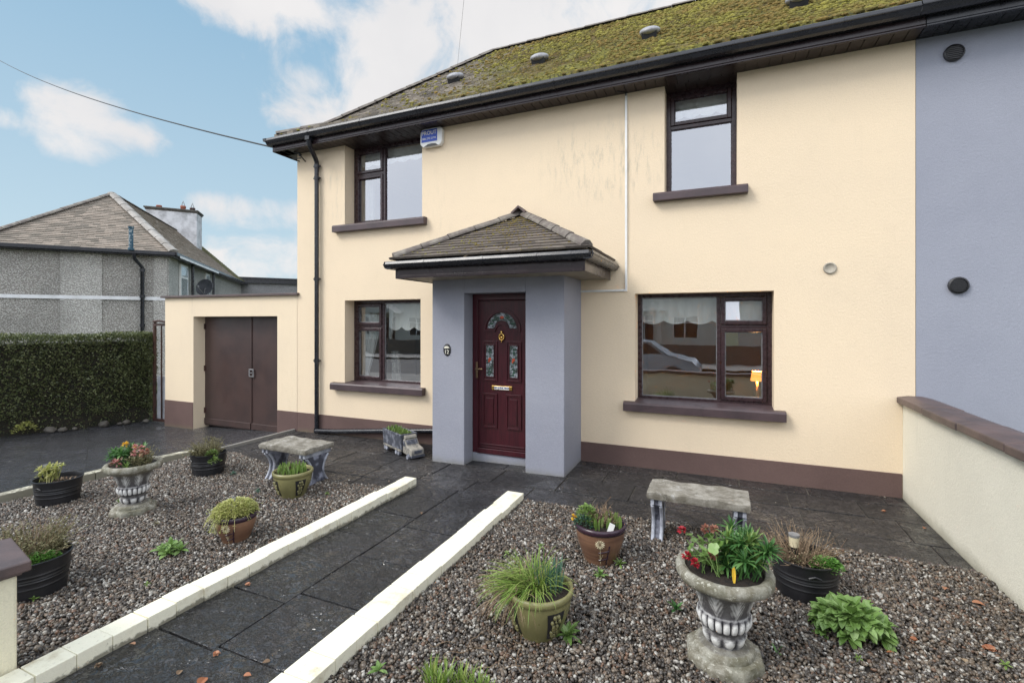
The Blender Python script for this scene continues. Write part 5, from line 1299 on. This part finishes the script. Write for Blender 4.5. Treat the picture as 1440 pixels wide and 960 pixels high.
# left bed ------------------------------------------------------------
p = V3(-5.659,2.445); tub(p, .5, 'black ribbed tub with pale sprigs, nearest the driveway on the left')
pl = plant('potted_plant', (p[0],p[1],p[2]+.2), 'pale lime sprigs growing at one side of the leftmost tub')
b = MB(); c = (p[0]-.085,p[1]-.06,p[2]+.19)
for i in range(30):
    q = Vector(c)+Vector((random.uniform(-.07,.08),random.uniform(-.06,.08),0)); h_ = random.uniform(.05,.13); e = q+Vector((random.uniform(-.04,.04),random.uniform(-.04,.04),h_)); b.tube([q, e], .003, 5, mat=0); rosette(b, e, 8, .042, .017, 0, 75, .5, segs=3)
b.obj('foliage', L_yell, pl); b = MB(); mound(b, (p[0]+.05,p[1]+.03,p[2]+.19), .09,.07,.015, 40, .03,.014); b.obj('dry_leaves', L_dead, pl)
st_ = thing('garden_light', (p[0]-.13,p[1]-.02,p[2]+.19), 'small silver stake light leaning in the leftmost tub', 'garden light')
b = MB(); b.tube([(0,0,0),(-.03,0,.10)], .008, 8); b.tube([(-.03,0,.10),(-.045,0,.145)], .020, 12); b.obj('stake', M_lead, st_, local=True)

p = V3(-4.729,2.568); uz = urn(p, .2, 'stone urn with orange and pink flowers in the left gravel bed', .97)
top = Vector((p[0],p[1],p[2]+.42)); pl = plant('flowering_plant', top, 'green leafy plant with an orange bloom in the left urn', 'flowers')
b = MB()
for i in range(15): q = top+Vector((random.uniform(-.17,-.0),random.uniform(-.10,.08),0)); e = q+Vector((random.uniform(-.07,.03),random.uniform(-.03,.03),random.uniform(.04,.11))); b.tube([q,e],.003,5); rosette(b, e, 20, .075, .016, 0, 80, .7)
b.obj('foliage', L_deep, pl); b = MB(); rosette(b, top+Vector((-.10,-.05,.10)), 16, .05,.014, 0, 80); b.obj('foliage', L_lime, pl)
for d_, s in (((-.09,-.02,.165),.024),((-.02,.02,.15),.014)): b = MB(); cluster(b, top+Vector(d_), s*1.3, 22, s*.8); b.obj('flower', L_yellow, pl)
pl = plant('flowering_plant', top+Vector((.08,0,0)), 'faded pink flowering plant on the right side of the left urn', 'flowers')
b = MB(); twigs(b, top+Vector((.09,.01,0)), .07, 45, .14, .0016, .9, .7, (.022,.013,2)); b.obj('foliage', L_olive, pl)
for d_ in ((.03,0,.15),(.075,.02,.14),(.13,-.01,.11),(.15,.02,.12),(.06,-.03,.11)): b = MB(); cluster(b, top+Vector(d_), .032, 26, .018); b.obj('flower', L_pink if d_[0] < .1 else L_rusty, pl)
pl = plant('flowering_plant', top+Vector((-.02,-.11,0)), 'coral red rosette at the front rim of the left urn', 'flowers')
b = MB(); cluster(b, top+Vector((-.03,-.12,.035)), .05, 26, .018); b.obj('flower', L_pink, pl); b = MB(); rosette(b, top+Vector((.07,-.09,.0)), 14, .055,.012, 10, 80, .2); mound(b, (top.x,top.y,top.z), .14,.12,.03, 90, .03,.012); b.obj('foliage', L_lime, pl)

p = V3(-5.187,3.556); tub(p, 0, 'black ribbed tub with a twiggy olive shrub near the garage doors')
pl = plant('shrub', (p[0],p[1],p[2]+.19), 'twiggy olive shrub in the tub near the garage doors', 'shrub')
b = MB(); twigs(b, (p[0]-.03,p[1],p[2]+.19), .09, 150, .20, .0016, .75, 1.0, (.020,.011,3)); b.obj('foliage', L_olive, pl)
b = MB(); mound(b, (p[0]+.12,p[1]-.04,p[2]+.20), .06,.05,.07, 110, .03,.016); mound(b, (p[0]+.19,p[1]-.06,p[2]+.14), .05,.05,.06, 70, .034,.016); b.obj('foliage', L_lime, pl)

p = V3(-3.741,3.393); glazed(p, .9, 'olive green pot with flower cut outs in front of the left bench', 'green')
pl = plant('bulb_shoots', (p[0],p[1],p[2]+.22), 'thick green bulb shoots in the olive pot by the left bench')
b = MB()
for i in range(120): a = random.uniform(0,6.28); q = .13*random.random()**.5; b.leaf((p[0]+q*math.cos(a),p[1]+q*math.sin(a),p[2]+.22), (random.uniform(-.3,.3),random.uniform(-.3,.3),1), random.uniform(.05,.10), .020, .1, 4, .25, blunt=.5)
b.obj('foliage', L_lime, pl); b = MB(); twigs(b, (p[0]+.02,p[1]-.05,p[2]+.22), .04, 22, .08, .002, .9, .4); b.obj('dark_stems', L_purple, pl)
b = MB(); mound(b, (p[0]-.08,p[1]-.08,p[2]+.225), .06,.05,.012, 40, .03,.012); b.obj('dry_leaves', L_olive, pl)

p = V3(-3.367,2.523); glazed(p, .2, 'small reddish brown pot overflowing with yellow green foliage', 'brown', .142, .212)
pl = plant('trailing_plant', (p[0],p[1],p[2]+.2), 'yellow green trailing plant spilling over the small brown pot')
b = MB(); mound(b, (p[0]-.01,p[1],p[2]+.205), .15,.15,.095, 2300, .019,.009, None, .6); twigs(b, (p[0]-.02,p[1],p[2]+.20), .11, 220, .11, .0010, .6, 1.2, (.013,.006,2), None, .8)
for i in range(110): a = random.uniform(2.4,4.6); q = Vector((p[0]+.125*math.cos(a),p[1]+.125*math.sin(a),p[2]+.215)); 
b_ = b
for i in range(60):
    a = random.uniform(1.6,5.6); q = Vector((p[0]+.13*math.cos(a),p[1]+.13*math.sin(a),p[2]+.215)); d = Vector((math.cos(a),math.sin(a),.3)); pts = [q+d*.02*j-Vector((0,0,.006*j*j)) for j in range(5)]; b.tube(pts, .001, 3, caps=False)
    for m in range(5): b.leaf(random.choice(pts), (random.uniform(-1,1),random.uniform(-1,1),random.uniform(-.3,.8)), .015, .006, .3, 2)
b.obj('foliage', L_yell, pl)
st_ = thing('plant_marker', (p[0]-.01,p[1],p[2]+.24), 'short grey metal stake standing in the small brown pot', 'plant marker'); b = MB(); b.tube([(0,0,0),(-.028,0,.085)], .007, 6); b.tube([(.01,0,0),(-.005,0,.085)], .005, 6); b.obj('stake', M_lead, st_, local=True)

p = V3(-3.874,1.556); tub(p, .3, 'black ribbed tub with a dried bush beside the gate pillar')
pl = plant('dried_bush', (p[0],p[1],p[2]+.2), 'dried brown bush in the tub beside the gate pillar', 'shrub')
b = MB(); twigs(b, (p[0]-.09,p[1]+.01,p[2]+.19), .12, 260, .21, .0017, .75, 1.0, (.020,.010,3)); b.obj('foliage', L_olive, pl)
b = MB(); twigs(b, (p[0]-.09,p[1]+.01,p[2]+.19), .10, 120, .22, .0017, .75, 1.0); b.obj('dead_stems', L_dead, pl)
pl = plant('ground_cover_plant', (p[0]+.07,p[1],p[2]+.2), 'mat of tiny bright green leaves in the tub beside the gate pillar')
b = MB(); mound(b, (p[0]+.055,p[1]-.02,p[2]+.195), .105,.12,.05, 1500, .014,.010, None, .2, .6); b.obj('foliage', L_moss, pl)

# right bed -----------------------------------------------------------
p = V3(-.753,3.274); glazed(p, .0, 'large brown pot with a purple rim and painted daisy', 'brown', .168, .26)
pl = plant('mixed_planting', (p[0],p[1],p[2]+.24), 'bulb shoots and pansy leaves in the brown daisy pot')
b = MB()
for i in range(26): a = random.uniform(0,6.28); q = random.uniform(.03,.12); b.leaf((p[0]+q*math.cos(a)+.02,p[1]+q*math.sin(a)-.02,p[2]+.235), (random.uniform(-.2,.2),random.uniform(-.2,.2),1), random.uniform(.06,.10), .030, .05, 4, .3, blunt=.4)
mound(b, (p[0]-.09,p[1]-.02,p[2]+.24), .07,.07,.12, 240, .026,.016); b.obj('foliage', L_lime, pl)
b = MB(); mound(b, (p[0]-.10,p[1]-.07,p[2]+.235), .06,.045,.07, 160, .026,.012); b.obj('foliage', L_blue, pl)
b = MB(); twigs(b, (p[0]+.01,p[1]+.03,p[2]+.235), .06, 120, .13, .0014, .8, .9, (.014,.008,1)); b.tube([(p[0]+.01,p[1],p[2]+.3),(p[0]+.03,p[1],p[2]+.38),(p[0]+.05,p[1],p[2]+.41),(p[0]+.075,p[1],p[2]+.44)], [.002,.002,.0018,.0025], 5); b.obj('dead_stems', L_dead, pl)
b = MB(); cluster(b, (p[0]-.168,p[1]-.06,p[2]+.285), .024, 16, .022); b.obj('flower', L_yellow, pl)
st_ = thing('plant_label', (p[0]+.085,p[1]-.11,p[2]+.235), 'blank white plastic tag in the brown daisy pot', 'plant label'); b = MB(); b.box(-.018,.018,-.001,.001,0,.072, M=Matrix.Rotation(R(18),4,'Y')); b.obj('tag', M_white, st_, local=True)

p = V3(-.877,2.393); g2 = glazed(p, .55, 'olive green pot half hidden by grassy leaves in the right bed', 'green')
pl = plant('grassy_plant', (p[0],p[1],p[2]+.22), 'grassy bulb leaves arching over the olive pot in the right bed')
b = MB(); tuft(b, (p[0]-.05,p[1]-.02,p[2]+.22), .09, 330, .24, .0042, 1.0, 2.1, None, (-.8,-.3), 8); tuft(b, (p[0]-.01,p[1]+.03,p[2]+.22), .10, 110, .13, .0050, .9, 1.2, None, (-.1,.1)); b.obj('foliage', L_grass, pl)
b = MB(); tuft(b, (p[0]+.05,p[1]+.04,p[2]+.22), .08, 50, .15, .009, .35, .1, None, (-.1,.1), 4); b.obj('blue_shoots', L_blue, pl)
b = MB(); tuft(b, (p[0]-.13,p[1]-.05,p[2]+.18), .07, 190, .23, .003, .9, 2.4, None, (-.7,-.4), 7); b.obj('dry_leaves', L_dead, pl)
b = MB(); b.tube([(p[0]-.01,p[1]+.03,p[2]+.3),(p[0]-.012,p[1]+.04,p[2]+.43)], .0022, 5); b.tube([(p[0]+.012,p[1]+.03,p[2]+.3),(p[0]+.014,p[1]+.04,p[2]+.42)], .0022, 5); rosette(b, (p[0]-.0,p[1]+.04,p[2]+.425), 8, .022,.010, 0, 80); b.obj('flower_stem', L_lime, pl)

p = V3(.019,2.548); urn(p, .1, 'lichened stone urn with red blooms in the right gravel bed', 1.0)
top = Vector((p[0],p[1],p[2]+.435)); pl = plant('spiky_plant', top, 'bushy narrow leaved green plant in the right urn')
b = MB()
for i in range(34):
    q = top+Vector((random.uniform(-.02,.14),random.uniform(-.09,.10),0)); e = q+Vector((random.uniform(-.03,.07),random.uniform(-.03,.04),random.uniform(.03,.17))); b.tube([q,e],.003,5); rosette(b, e, 26, .075, .0105, -5, 82, .7, segs=4, blunt=.6)
b.obj('foliage', L_deep, pl)
b = MB()
for i in range(8): q = top+Vector((random.uniform(0,.14),random.uniform(-.08,.05),random.uniform(.06,.17))); rosette(b, q, 20, .07, .010, 5, 85, .6, blunt=.6)
b.obj('young_leaves', L_lime, pl)
b = MB(); b.leaf(top+Vector((.04,-.10,.07)), (.03,-.35,-1), .085, .017, .2, 4); b.obj('yellow_leaf', L_yellow, pl)
pl = plant('geranium', top+Vector((-.08,0,0)), 'geranium with small red flower heads in the right urn', 'flowers')
b = MB()
def disc(b, c, r, n_, tilt):
    rot = Matrix.Rotation(random.uniform(0,6.28),4,'Z') @ Matrix.Rotation(tilt,4,'X'); vs = [Vector((0,0,0))]; k = 14
    for i in range(k): a = 2*math.pi*i/k; rr = r*(1+.14*math.cos(a*5))*(1 if i else .55); vs.append(Vector((rr*math.cos(a), rr*math.sin(a), .15*r)))
    b.add([Vector(c)+(rot @ v) for v in vs], [(0,1+i,1+(i+1) % k) for i in range(k)])
stems = []
for i in range(30):
    q = top+Vector((random.uniform(-.13,-.01),random.uniform(-.09,.09),0)); e = top+Vector((random.uniform(-.16,.02),random.uniform(-.13,.09),random.uniform(.02,.14))); b.tube([q, q.lerp(e,.5)+Vector((0,0,.02)), e], .0022, 5); disc(b, e, random.uniform(.016,.030), 8, R(random.uniform(10,60)))
b.obj('foliage', L_hydr, pl)
for k_, (d_, mt) in enumerate((((-.195,.02,.145),L_red),((-.165,-.10,.075),L_red),((-.125,-.11,.055),L_red),((-.085,.04,.165),L_rusty),((-.045,.05,.165),L_rusty),((-.05,-.07,.09),L_rusty))):
    e = top+Vector(d_); b = MB(); b.tube([top+Vector((-.07,0,.0)), top.lerp(e,.6)+Vector((0,0,.03)), e], .0022, 5); b.obj('flower_stem', L_hydr, pl); b = MB(); cluster(b, e, .024, 30, .015); b.obj('flower', mt, pl)

p = V3(.473,3.372); tub(p, .4, 'black ribbed tub with dry stems behind the right urn', .18, .22)
pl = plant('dried_bush', (p[0],p[1],p[2]+.19), 'dry straw coloured stems in the tub behind the right urn', 'shrub')
b = MB(); twigs(b, (p[0]-.02,p[1]+.03,p[2]+.18), .11, 240, .20, .0018, .6, 1.15, (.016,.006,1)); b.obj('dead_stems', L_dead, pl)
b = MB(); twigs(b, (p[0]-.06,p[1]-.0,p[2]+.18), .08, 50, .08, .0012, .6, 1.0, (.012,.007,2)); b.obj('foliage', L_olive, pl)
pl = plant('ground_cover_plant', (p[0]+.1,p[1]-.05,p[2]+.2), 'tiny bright green leaves at the front of the tub behind the right urn')
b = MB(); mound(b, (p[0]+.10,p[1]-.07,p[2]+.195), .085,.075,.055, 900, .015,.010, None, .3, .6); b.obj('foliage', L_moss, pl)
sl_ = thing('garden_light', (p[0]-.055,p[1]+.02,p[2]+.19), 'cream cylinder solar light standing in the tub behind the right urn', 'garden light')
b = MB(); b.tube([(0,0,0),(0,0,.065)], .022, 16); b.obj('stake', M_tub, sl_, local=True); b = MB(); b.lathe([(.024,.065),(.027,.068),(.029,.125),(.0,.127)], 20); b.obj('lens', M_potcream, sl_, smooth=True, local=True, auto=40); b = MB(); b.lathe([(.029,.1275),(.031,.128),(.031,.142),(.0,.145)], 20); b.obj('cap', M_lead, sl_, smooth=True, local=True, auto=40)

# big leafy plant in the gravel
pl = plant('leafy_plant', V3(.63,2.99), 'large lush bright green leafy clump growing in the right gravel bed')
b = MB(); cx_, cy_ = .63, 3.0
for i in range(64):
    a = random.uniform(0,6.28); u = random.random()**.55; x_, y_ = cx_+.15*u*math.cos(a), cy_+.125*u*math.sin(a); hz = .02+.135*math.sqrt(max(0,1-u*u))*random.uniform(.8,1.1); q = Vector((x_,y_,hz))
    b.tube([(cx_+(x_-cx_)*.5, cy_+(y_-cy_)*.5, .01), q], .0028, 5)
    for k in range(7):
        aa = a+random.uniform(-1.6,1.6) if u > .5 else k*.9+a; e_ = R(random.uniform(-15,75)); b.leaf(q, (math.cos(aa)*math.cos(e_), math.sin(aa)*math.cos(e_), math.sin(e_)), random.uniform(.05,.085), random.uniform(.034,.048), 1.0, 4, .14, blunt=.62)
b.obj('foliage', L_hydr, pl)
# small weeds in the gravel
def weed(x, y, label, n=12, Lf=.06, Wf=.022, mt=L_hydr, e=(5,75)):
    pl = plant('weed', V3(x,y), label, 'weed', 'small weeds growing in the gravel'); b = MB(); rosette(b, (x,y,V3(x,y)[2]+.02), n, Lf, Wf, e[0], e[1], .7); b.obj('foliage', mt, pl)
pl = plant('weed', V3(-3.577,2.177), 'bright leafy weed in the middle of the left gravel bed', 'weed', 'small weeds growing in the gravel'); b = MB()
for dx, dy in ((0,0),(.06,.03),(-.06,-.02),(.03,-.04),(-.03,.05)): rosette(b, (-3.577+dx,2.177+dy,.02+.03*(dx == 0)), 12, .07, .028, 5, 75, .8)
b.obj('foliage', L_hydr, pl)
pl = plant('weed', V3(-.72,2.40), 'bright leafy weed at the foot of the grassy olive pot', 'weed', 'small weeds growing in the gravel'); b = MB(); rosette(b, (-.72,2.39,.03), 16, .082, .028, 0, 70, .7); b.obj('foliage', L_hydr, pl)
weed(-.697,3.03,'star shaped weed just in front of the brown daisy pot', 11, .055, .020)
weed(-.61,3.22,'straggly weed to the right of the brown daisy pot', 12, .05, .014, L_lime); 
weed(-.226,2.83,'small upright weed left of the right urn', 8, .06, .018, L_deep, (30,80))
weed(-1.448,1.80,'bright seedling beside the path kerb at the bottom edge', 10, .05, .018)
weed(.609,2.77,'tiny lime seedling in the gravel below the leafy clump', 8, .022, .010, L_lime)
weed(1.232,2.99,'tiny lime seedling near the bottom of the cream wall', 8, .026, .012, L_lime)
weed(-1.36,3.06,'tiny seedling right of the path kerb', 8, .022, .010, L_lime)
weed(.255,2.66,'thin green blade just right of the stone urn', 3, .05, .010, L_deep, (40,80))
weed(-4.85,3.60,'small blue green weed near the twiggy tub', 9, .035, .015, L_blue)
weed(-4.10,3.30,'small blue green weed left of the olive pot', 9, .035, .015, L_blue)
weed(-3.42,3.50,'small green weed in front of the left bench', 9, .028, .012, L_lime)
weed(-5.05,2.62,'sparse green weed left of the left urn', 10, .04, .008, L_lime)
weed(-4.2,2.45,'sparse grassy weed right of the left urn', 12, .04, .006, L_olive)
weed(-3.27,1.85,'tiny seedling near the path kerb in the left bed', 7, .024, .010, L_lime)
weed(-3.72,1.49,'tiny seedling at the foot of the pillar tub', 7, .03, .012, L_lime)
pl = plant('dead_stem_patch', V3(-1.0,2.15), 'patch of dead straggly stems in front of the grassy pot', 'weed'); b = MB()
for i in range(34):
    x_, y_ = -1.02+random.uniform(-.22,.25), 2.13+random.uniform(-.18,.14); a = random.uniform(0,6.28); pts = [Vector((x_,y_,.02))]
    for j in range(5): a += random.uniform(-.7,.7); pts.append(pts[-1]+Vector((math.cos(a)*.03, math.sin(a)*.03, random.uniform(-.012,.016)))); pts[-1].z = max(.018, pts[-1].z)
    b.tube(pts, .0014, 4)
b.obj('stems', L_dead, pl)
pl = plant('grass_clump', V3(-1.15,1.88), 'fresh green grass tuft at the bottom edge of the right bed', 'grass clump'); b = MB()
for dx, dy in ((0,0),(.07,.01),(-.07,0),(.14,.02),(-.02,-.06),(.2,.0)): tuft(b, (-1.13+dx,1.87+dy,.01), .035, 46, .10, .006, .6, .8)
b.obj('foliage', L_grass, pl)
b = MB(); mound(b, (-10.62,4.15,-.22), .07,.16,.17, 150, .045,.030); b.obj('foliage', L_yell, plant('hedge_foot_weed', (-10.62,4.15,-.25), 'bright lime weed at the foot of the hedge', 'weed'))

# ---- benches
def bench(loc, rz, label, Ln=.69, Wd=.33, H_=.385):
    t_ = thing('bench', loc, label, 'bench', rz, 'low concrete garden benches')
    b = MB(); nx_, ny_ = 40, 18; 
    def top(i, j): x = Ln*(i/nx_-.5); y = Wd*(j/ny_-.5); return x, y, H_+.0035*math.sin(x*31+y*17)+.003*math.sin(x*13-y*41)-.006*((abs(i/nx_-.5)*2)**14+(abs(j/ny_-.5)*2)**10)
    vs = [top(i, j) for j in range(ny_+1) for i in range(nx_+1)]; fs = [(j*(nx_+1)+i, j*(nx_+1)+i+1, (j+1)*(nx_+1)+i+1, (j+1)*(nx_+1)+i) for j in range(ny_) for i in range(nx_)]
    ring = [i for i in range(nx_+1)]+[j*(nx_+1)+nx_ for j in range(1, ny_+1)]+[ny_*(nx_+1)+i for i in range(nx_-1, -1, -1)]+[j*(nx_+1) for j in range(ny_-1, 0, -1)]
    o_ = len(vs); m = len(ring)
    for r_ in ring: x, y, z = vs[r_]; vs.append((x*1.006, y*1.012, H_-.035+.003*math.sin(x*47+y*33)))
    for r_ in ring: x, y, z = vs[r_]; vs.append((x*.985, y*.97, H_-.058))
    for k in range(m): fs += [(ring[k], o_+k, o_+(k+1) % m, ring[(k+1) % m]), (o_+k, o_+m+k, o_+m+(k+1) % m, o_+(k+1) % m)]
    fs.append(tuple(o_+m+k for k in range(m))); b.add(vs, fs); b.obj('seat', M_slab, t_, smooth=True, local=True, auto=50)
    Wl = Wd*.86
    for sx in (-1, 1):
        xc_ = sx*(Ln/2-.065); hz = H_-.06; z0_ = -.06 if True else 0
        half = [(Wl*.5,z0_),(Wl*.5,z0_+.045),(Wl*.40,z0_+.07)]
        for i in range(9): u = i/8; half.append((Wl*(.40-.20*math.sin(math.pi*u)**.9+.02*u), z0_+.07+(hz-.055-z0_-.07)*u))
        half += [(Wl*.50,hz-.045),(Wl*.50,hz)]
        poly = half+[(-y, z) for y, z in half[::-1]]
        b = MB(); b.prism(poly, 'x', xc_-.034, xc_+.034); lg = b.obj('leg', M_leg, t_, local=True, bevel=.004)
        b = MB()
        for s2 in (-1, 1):
            for xx in (-.030, .030): b.tube([(xc_+xx, s2*(y+.004), z) for y, z in half[2:12]], .0135, 8)
        for xx in (-.040,.016): b.box(xc_+xx, xc_+xx+.024, -Wl*.52, Wl*.52, hz-.042, hz-.001); b.box(xc_+xx, xc_+xx+.024, -Wl*.52, Wl*.52, z0_, z0_+.05)
        b.obj('leg_scroll', M_legw, lg, local=True, smooth=False, bevel=.003)
    return t_
bench((-.15, 3.83, .008), 0, 'rough concrete bench on the gravel in front of the right wall')
bench((-4.09, 3.755, -.025), R(-1), 'rough concrete bench with scrolled legs left of the path', .66, .38, .40)

# ---- lorry shaped planter
tr = thing('lorry_planter', (-3.655, 5.055, -.03), 'concrete articulated lorry shaped planter against the wall left of the porch', 'planter', R(-27))
b = MB(); x0_, x1_ = -.40, .10; w_ = .105
b.add([(x0_,-w_,.085),(x1_,-w_,.085),(x1_,w_,.085),(x0_,w_,.085),(x0_-.01,-w_-.012,.275),(x1_+.012,-w_-.012,.275),(x1_+.012,w_+.012,.275),(x0_-.01,w_+.012,.275),
       (x0_+.012,-w_+.008,.275),(x1_-.010,-w_+.008,.275),(x1_-.010,w_-.008,.275),(x0_+.012,w_-.008,.275),(x0_+.02,-w_+.012,.24),(x1_-.02,-w_+.012,.24),(x1_-.02,w_-.012,.24),(x0_+.02,w_-.012,.24)],
      [(0,3,2,1),(0,1,5,4),(1,2,6,5),(2,3,7,6),(3,0,4,7),(4,5,9,8),(5,6,10,9),(6,7,11,10),(7,4,8,11),(8,9,13,12),(9,10,14,13),(10,11,15,14),(11,8,12,15),(12,13,14,15)])
b.obj('trailer', M_truck, tr, local=True, bevel=.006)
b = MB(); b.box(x0_+.01,x1_+.0,-w_-.006,w_+.006,.062,.084); b.box(x0_+.03,.30,-.055,.055,.035,.062)
for i in range(7): b.box(x0_+.03+i*.068, x0_+.07+i*.068, -w_-.011, -w_-.0065, .066, .082)
b.obj('chassis', M_truck2, tr, local=True, bevel=.004)
b = MB(); b.prism([(.115,.05),(.115,.215),(.135,.228),(.165,.222),(.205,.165),(.215,.150),(.315,.130),(.335,.115),(.338,.045),(.30,.04)], 'y', -.088, .088); cab = b.obj('cab', M_truck2, tr, local=True, bevel=.012, bseg=3)
b = MB(); b.prism([(.168,.212),(.171,.214),(.207,.165),(.203,.163)], 'y', -.072, .072); b.prism([(.128,.14),(.190,.14),(.178,.175),(.158,.20),(.128,.20)], 'y', -.0895, -.0885); b.obj('windscreen', M_truck, cab, local=True)
b = MB(); b.box(.339,.345,-.05,.05,.075,.115); b.box(.325,.350,-.092,.092,.030,.058); b.obj('grille', M_truck, cab, local=True, bevel=.003)
b = MB(); b.prism([(.12,.226),(.12,.255),(.135,.268),(.15,.262),(.168,.232)], 'y', -.08, .08); b.obj('roof_fairing', M_truck2, cab, local=True, bevel=.006)
for (wx) in (-.35,-.30,.02-.05,.085-.05,.27):
    for s2 in (-1, 1):
        b = MB(); b.lathe([(0,-.014),(.033,-.014),(.036,-.008),(.036,.008),(.033,.014),(0,.014)], 18, M=Matrix.Translation((wx,s2*.092,.036)) @ Matrix.Rotation(R(90),4,'X')); wo = b.obj('wheel', M_truck, tr, local=True, smooth=True, auto=40)
        b = MB(); b.lathe([(0,-.016),(.022,-.018),(.024,-.014)], 14, M=Matrix.Translation((wx,s2*.092,.036)) @ Matrix.Rotation(R(90*s2*-1+0),4,'X') if False else Matrix.Translation((wx,s2*.094,.036)) @ Matrix.Rotation(R(90) if s2 < 0 else R(-90),4,'X') @ Matrix.Scale(-1,4,(0,0,1))); b.obj('hub', M_legw, wo, local=True)
b = MB(); b.box(x0_+.02,x1_-.02,-.09,.09,.235,.25); b.obj('soil', M_soil, tr, local=True)
M4 = Matrix.Translation((-3.655,5.055,-.03)) @ Matrix.Rotation(R(-27),4,'Z'); c = M4 @ Vector((-.22,0,.25))
pl = plant('bulb_shoots', c, 'short green bulb shoots growing in the lorry planter'); b = MB()
for i in range(150):
    u = random.random(); q = M4 @ Vector((-.37+.40*u**1.3, random.uniform(-.08,.08), .245)); b.leaf(q, (random.uniform(-.4,.4),random.uniform(-.4,.4),1), random.uniform(.04,.09)*(1-.35*u), .016, .3, 3, .2, blunt=.5)
b.obj('foliage', L_lime, pl)

# ---- fallen leaves and twigs
def ground(px, py, z=.012): return hit(px, py, (0,0,z), (0,0,1))
for i, (px, py, z, lab) in enumerate([(348,821,.012,'orange fallen leaf on the wet path near its left kerb'),(273,846,.012,'small brown fallen leaf on the path beside the left kerb'),(186,905,.012,'orange brown fallen leaf at the lower left of the path'),
      (304,918,.012,'curled orange leaf in the middle of the lower path'),(347,949,.012,'orange leaf at the bottom edge of the path'),(252,945,.012,'pale leaf fragment at the bottom of the path'),(139,934,.012,'small yellow leaf beside the left kerb at the bottom'),
      (592,721,.012,'tan fallen leaf on the path between the kerbs'),(1300,742,.012,'rust coloured leaf on the paving by the cream wall'),(1243,718,.012,'small dry leaf on the paving below the plinth'),
      (1328,826,.03,'reddish leaf on the gravel near the cream wall'),(1375,848,.03,'large orange brown leaf on the gravel by the cream wall'),(1392,912,.03,'long pale pink leaf on the gravel, lower right'),(1253,917,.03,'crumpled rusty leaf below the leafy clump'),
      (1356,928,.03,'pale tan leaf on the gravel, lower right'),(1285,898,.03,'dark red leaf right of the leafy clump'),(284,958,.012,'brown maple leaf flat on the lower path'),(375,930,.012,'thin silvery leaf on the lower path')]):
    q = ground(px, py, z); b = MB(); a = i*1.7; L_ = .034 if i not in (11,12,16) else .056; s_w = .78
    for k in range(1 if i % 3 else 3):
        aa = a+k*.9; b.leaf(q-Vector((math.cos(aa),math.sin(aa),0))*L_*.4, (math.cos(aa),math.sin(aa),.22), L_, L_*s_w, .45, 4, .22, blunt=.9)
    tag(b.obj('fallen_leaf', L_orange if i not in (5,6,7,14,17) else L_dead), lab, 'leaf', 'fallen autumn leaves')
print('objects', len(bpy.data.objects))
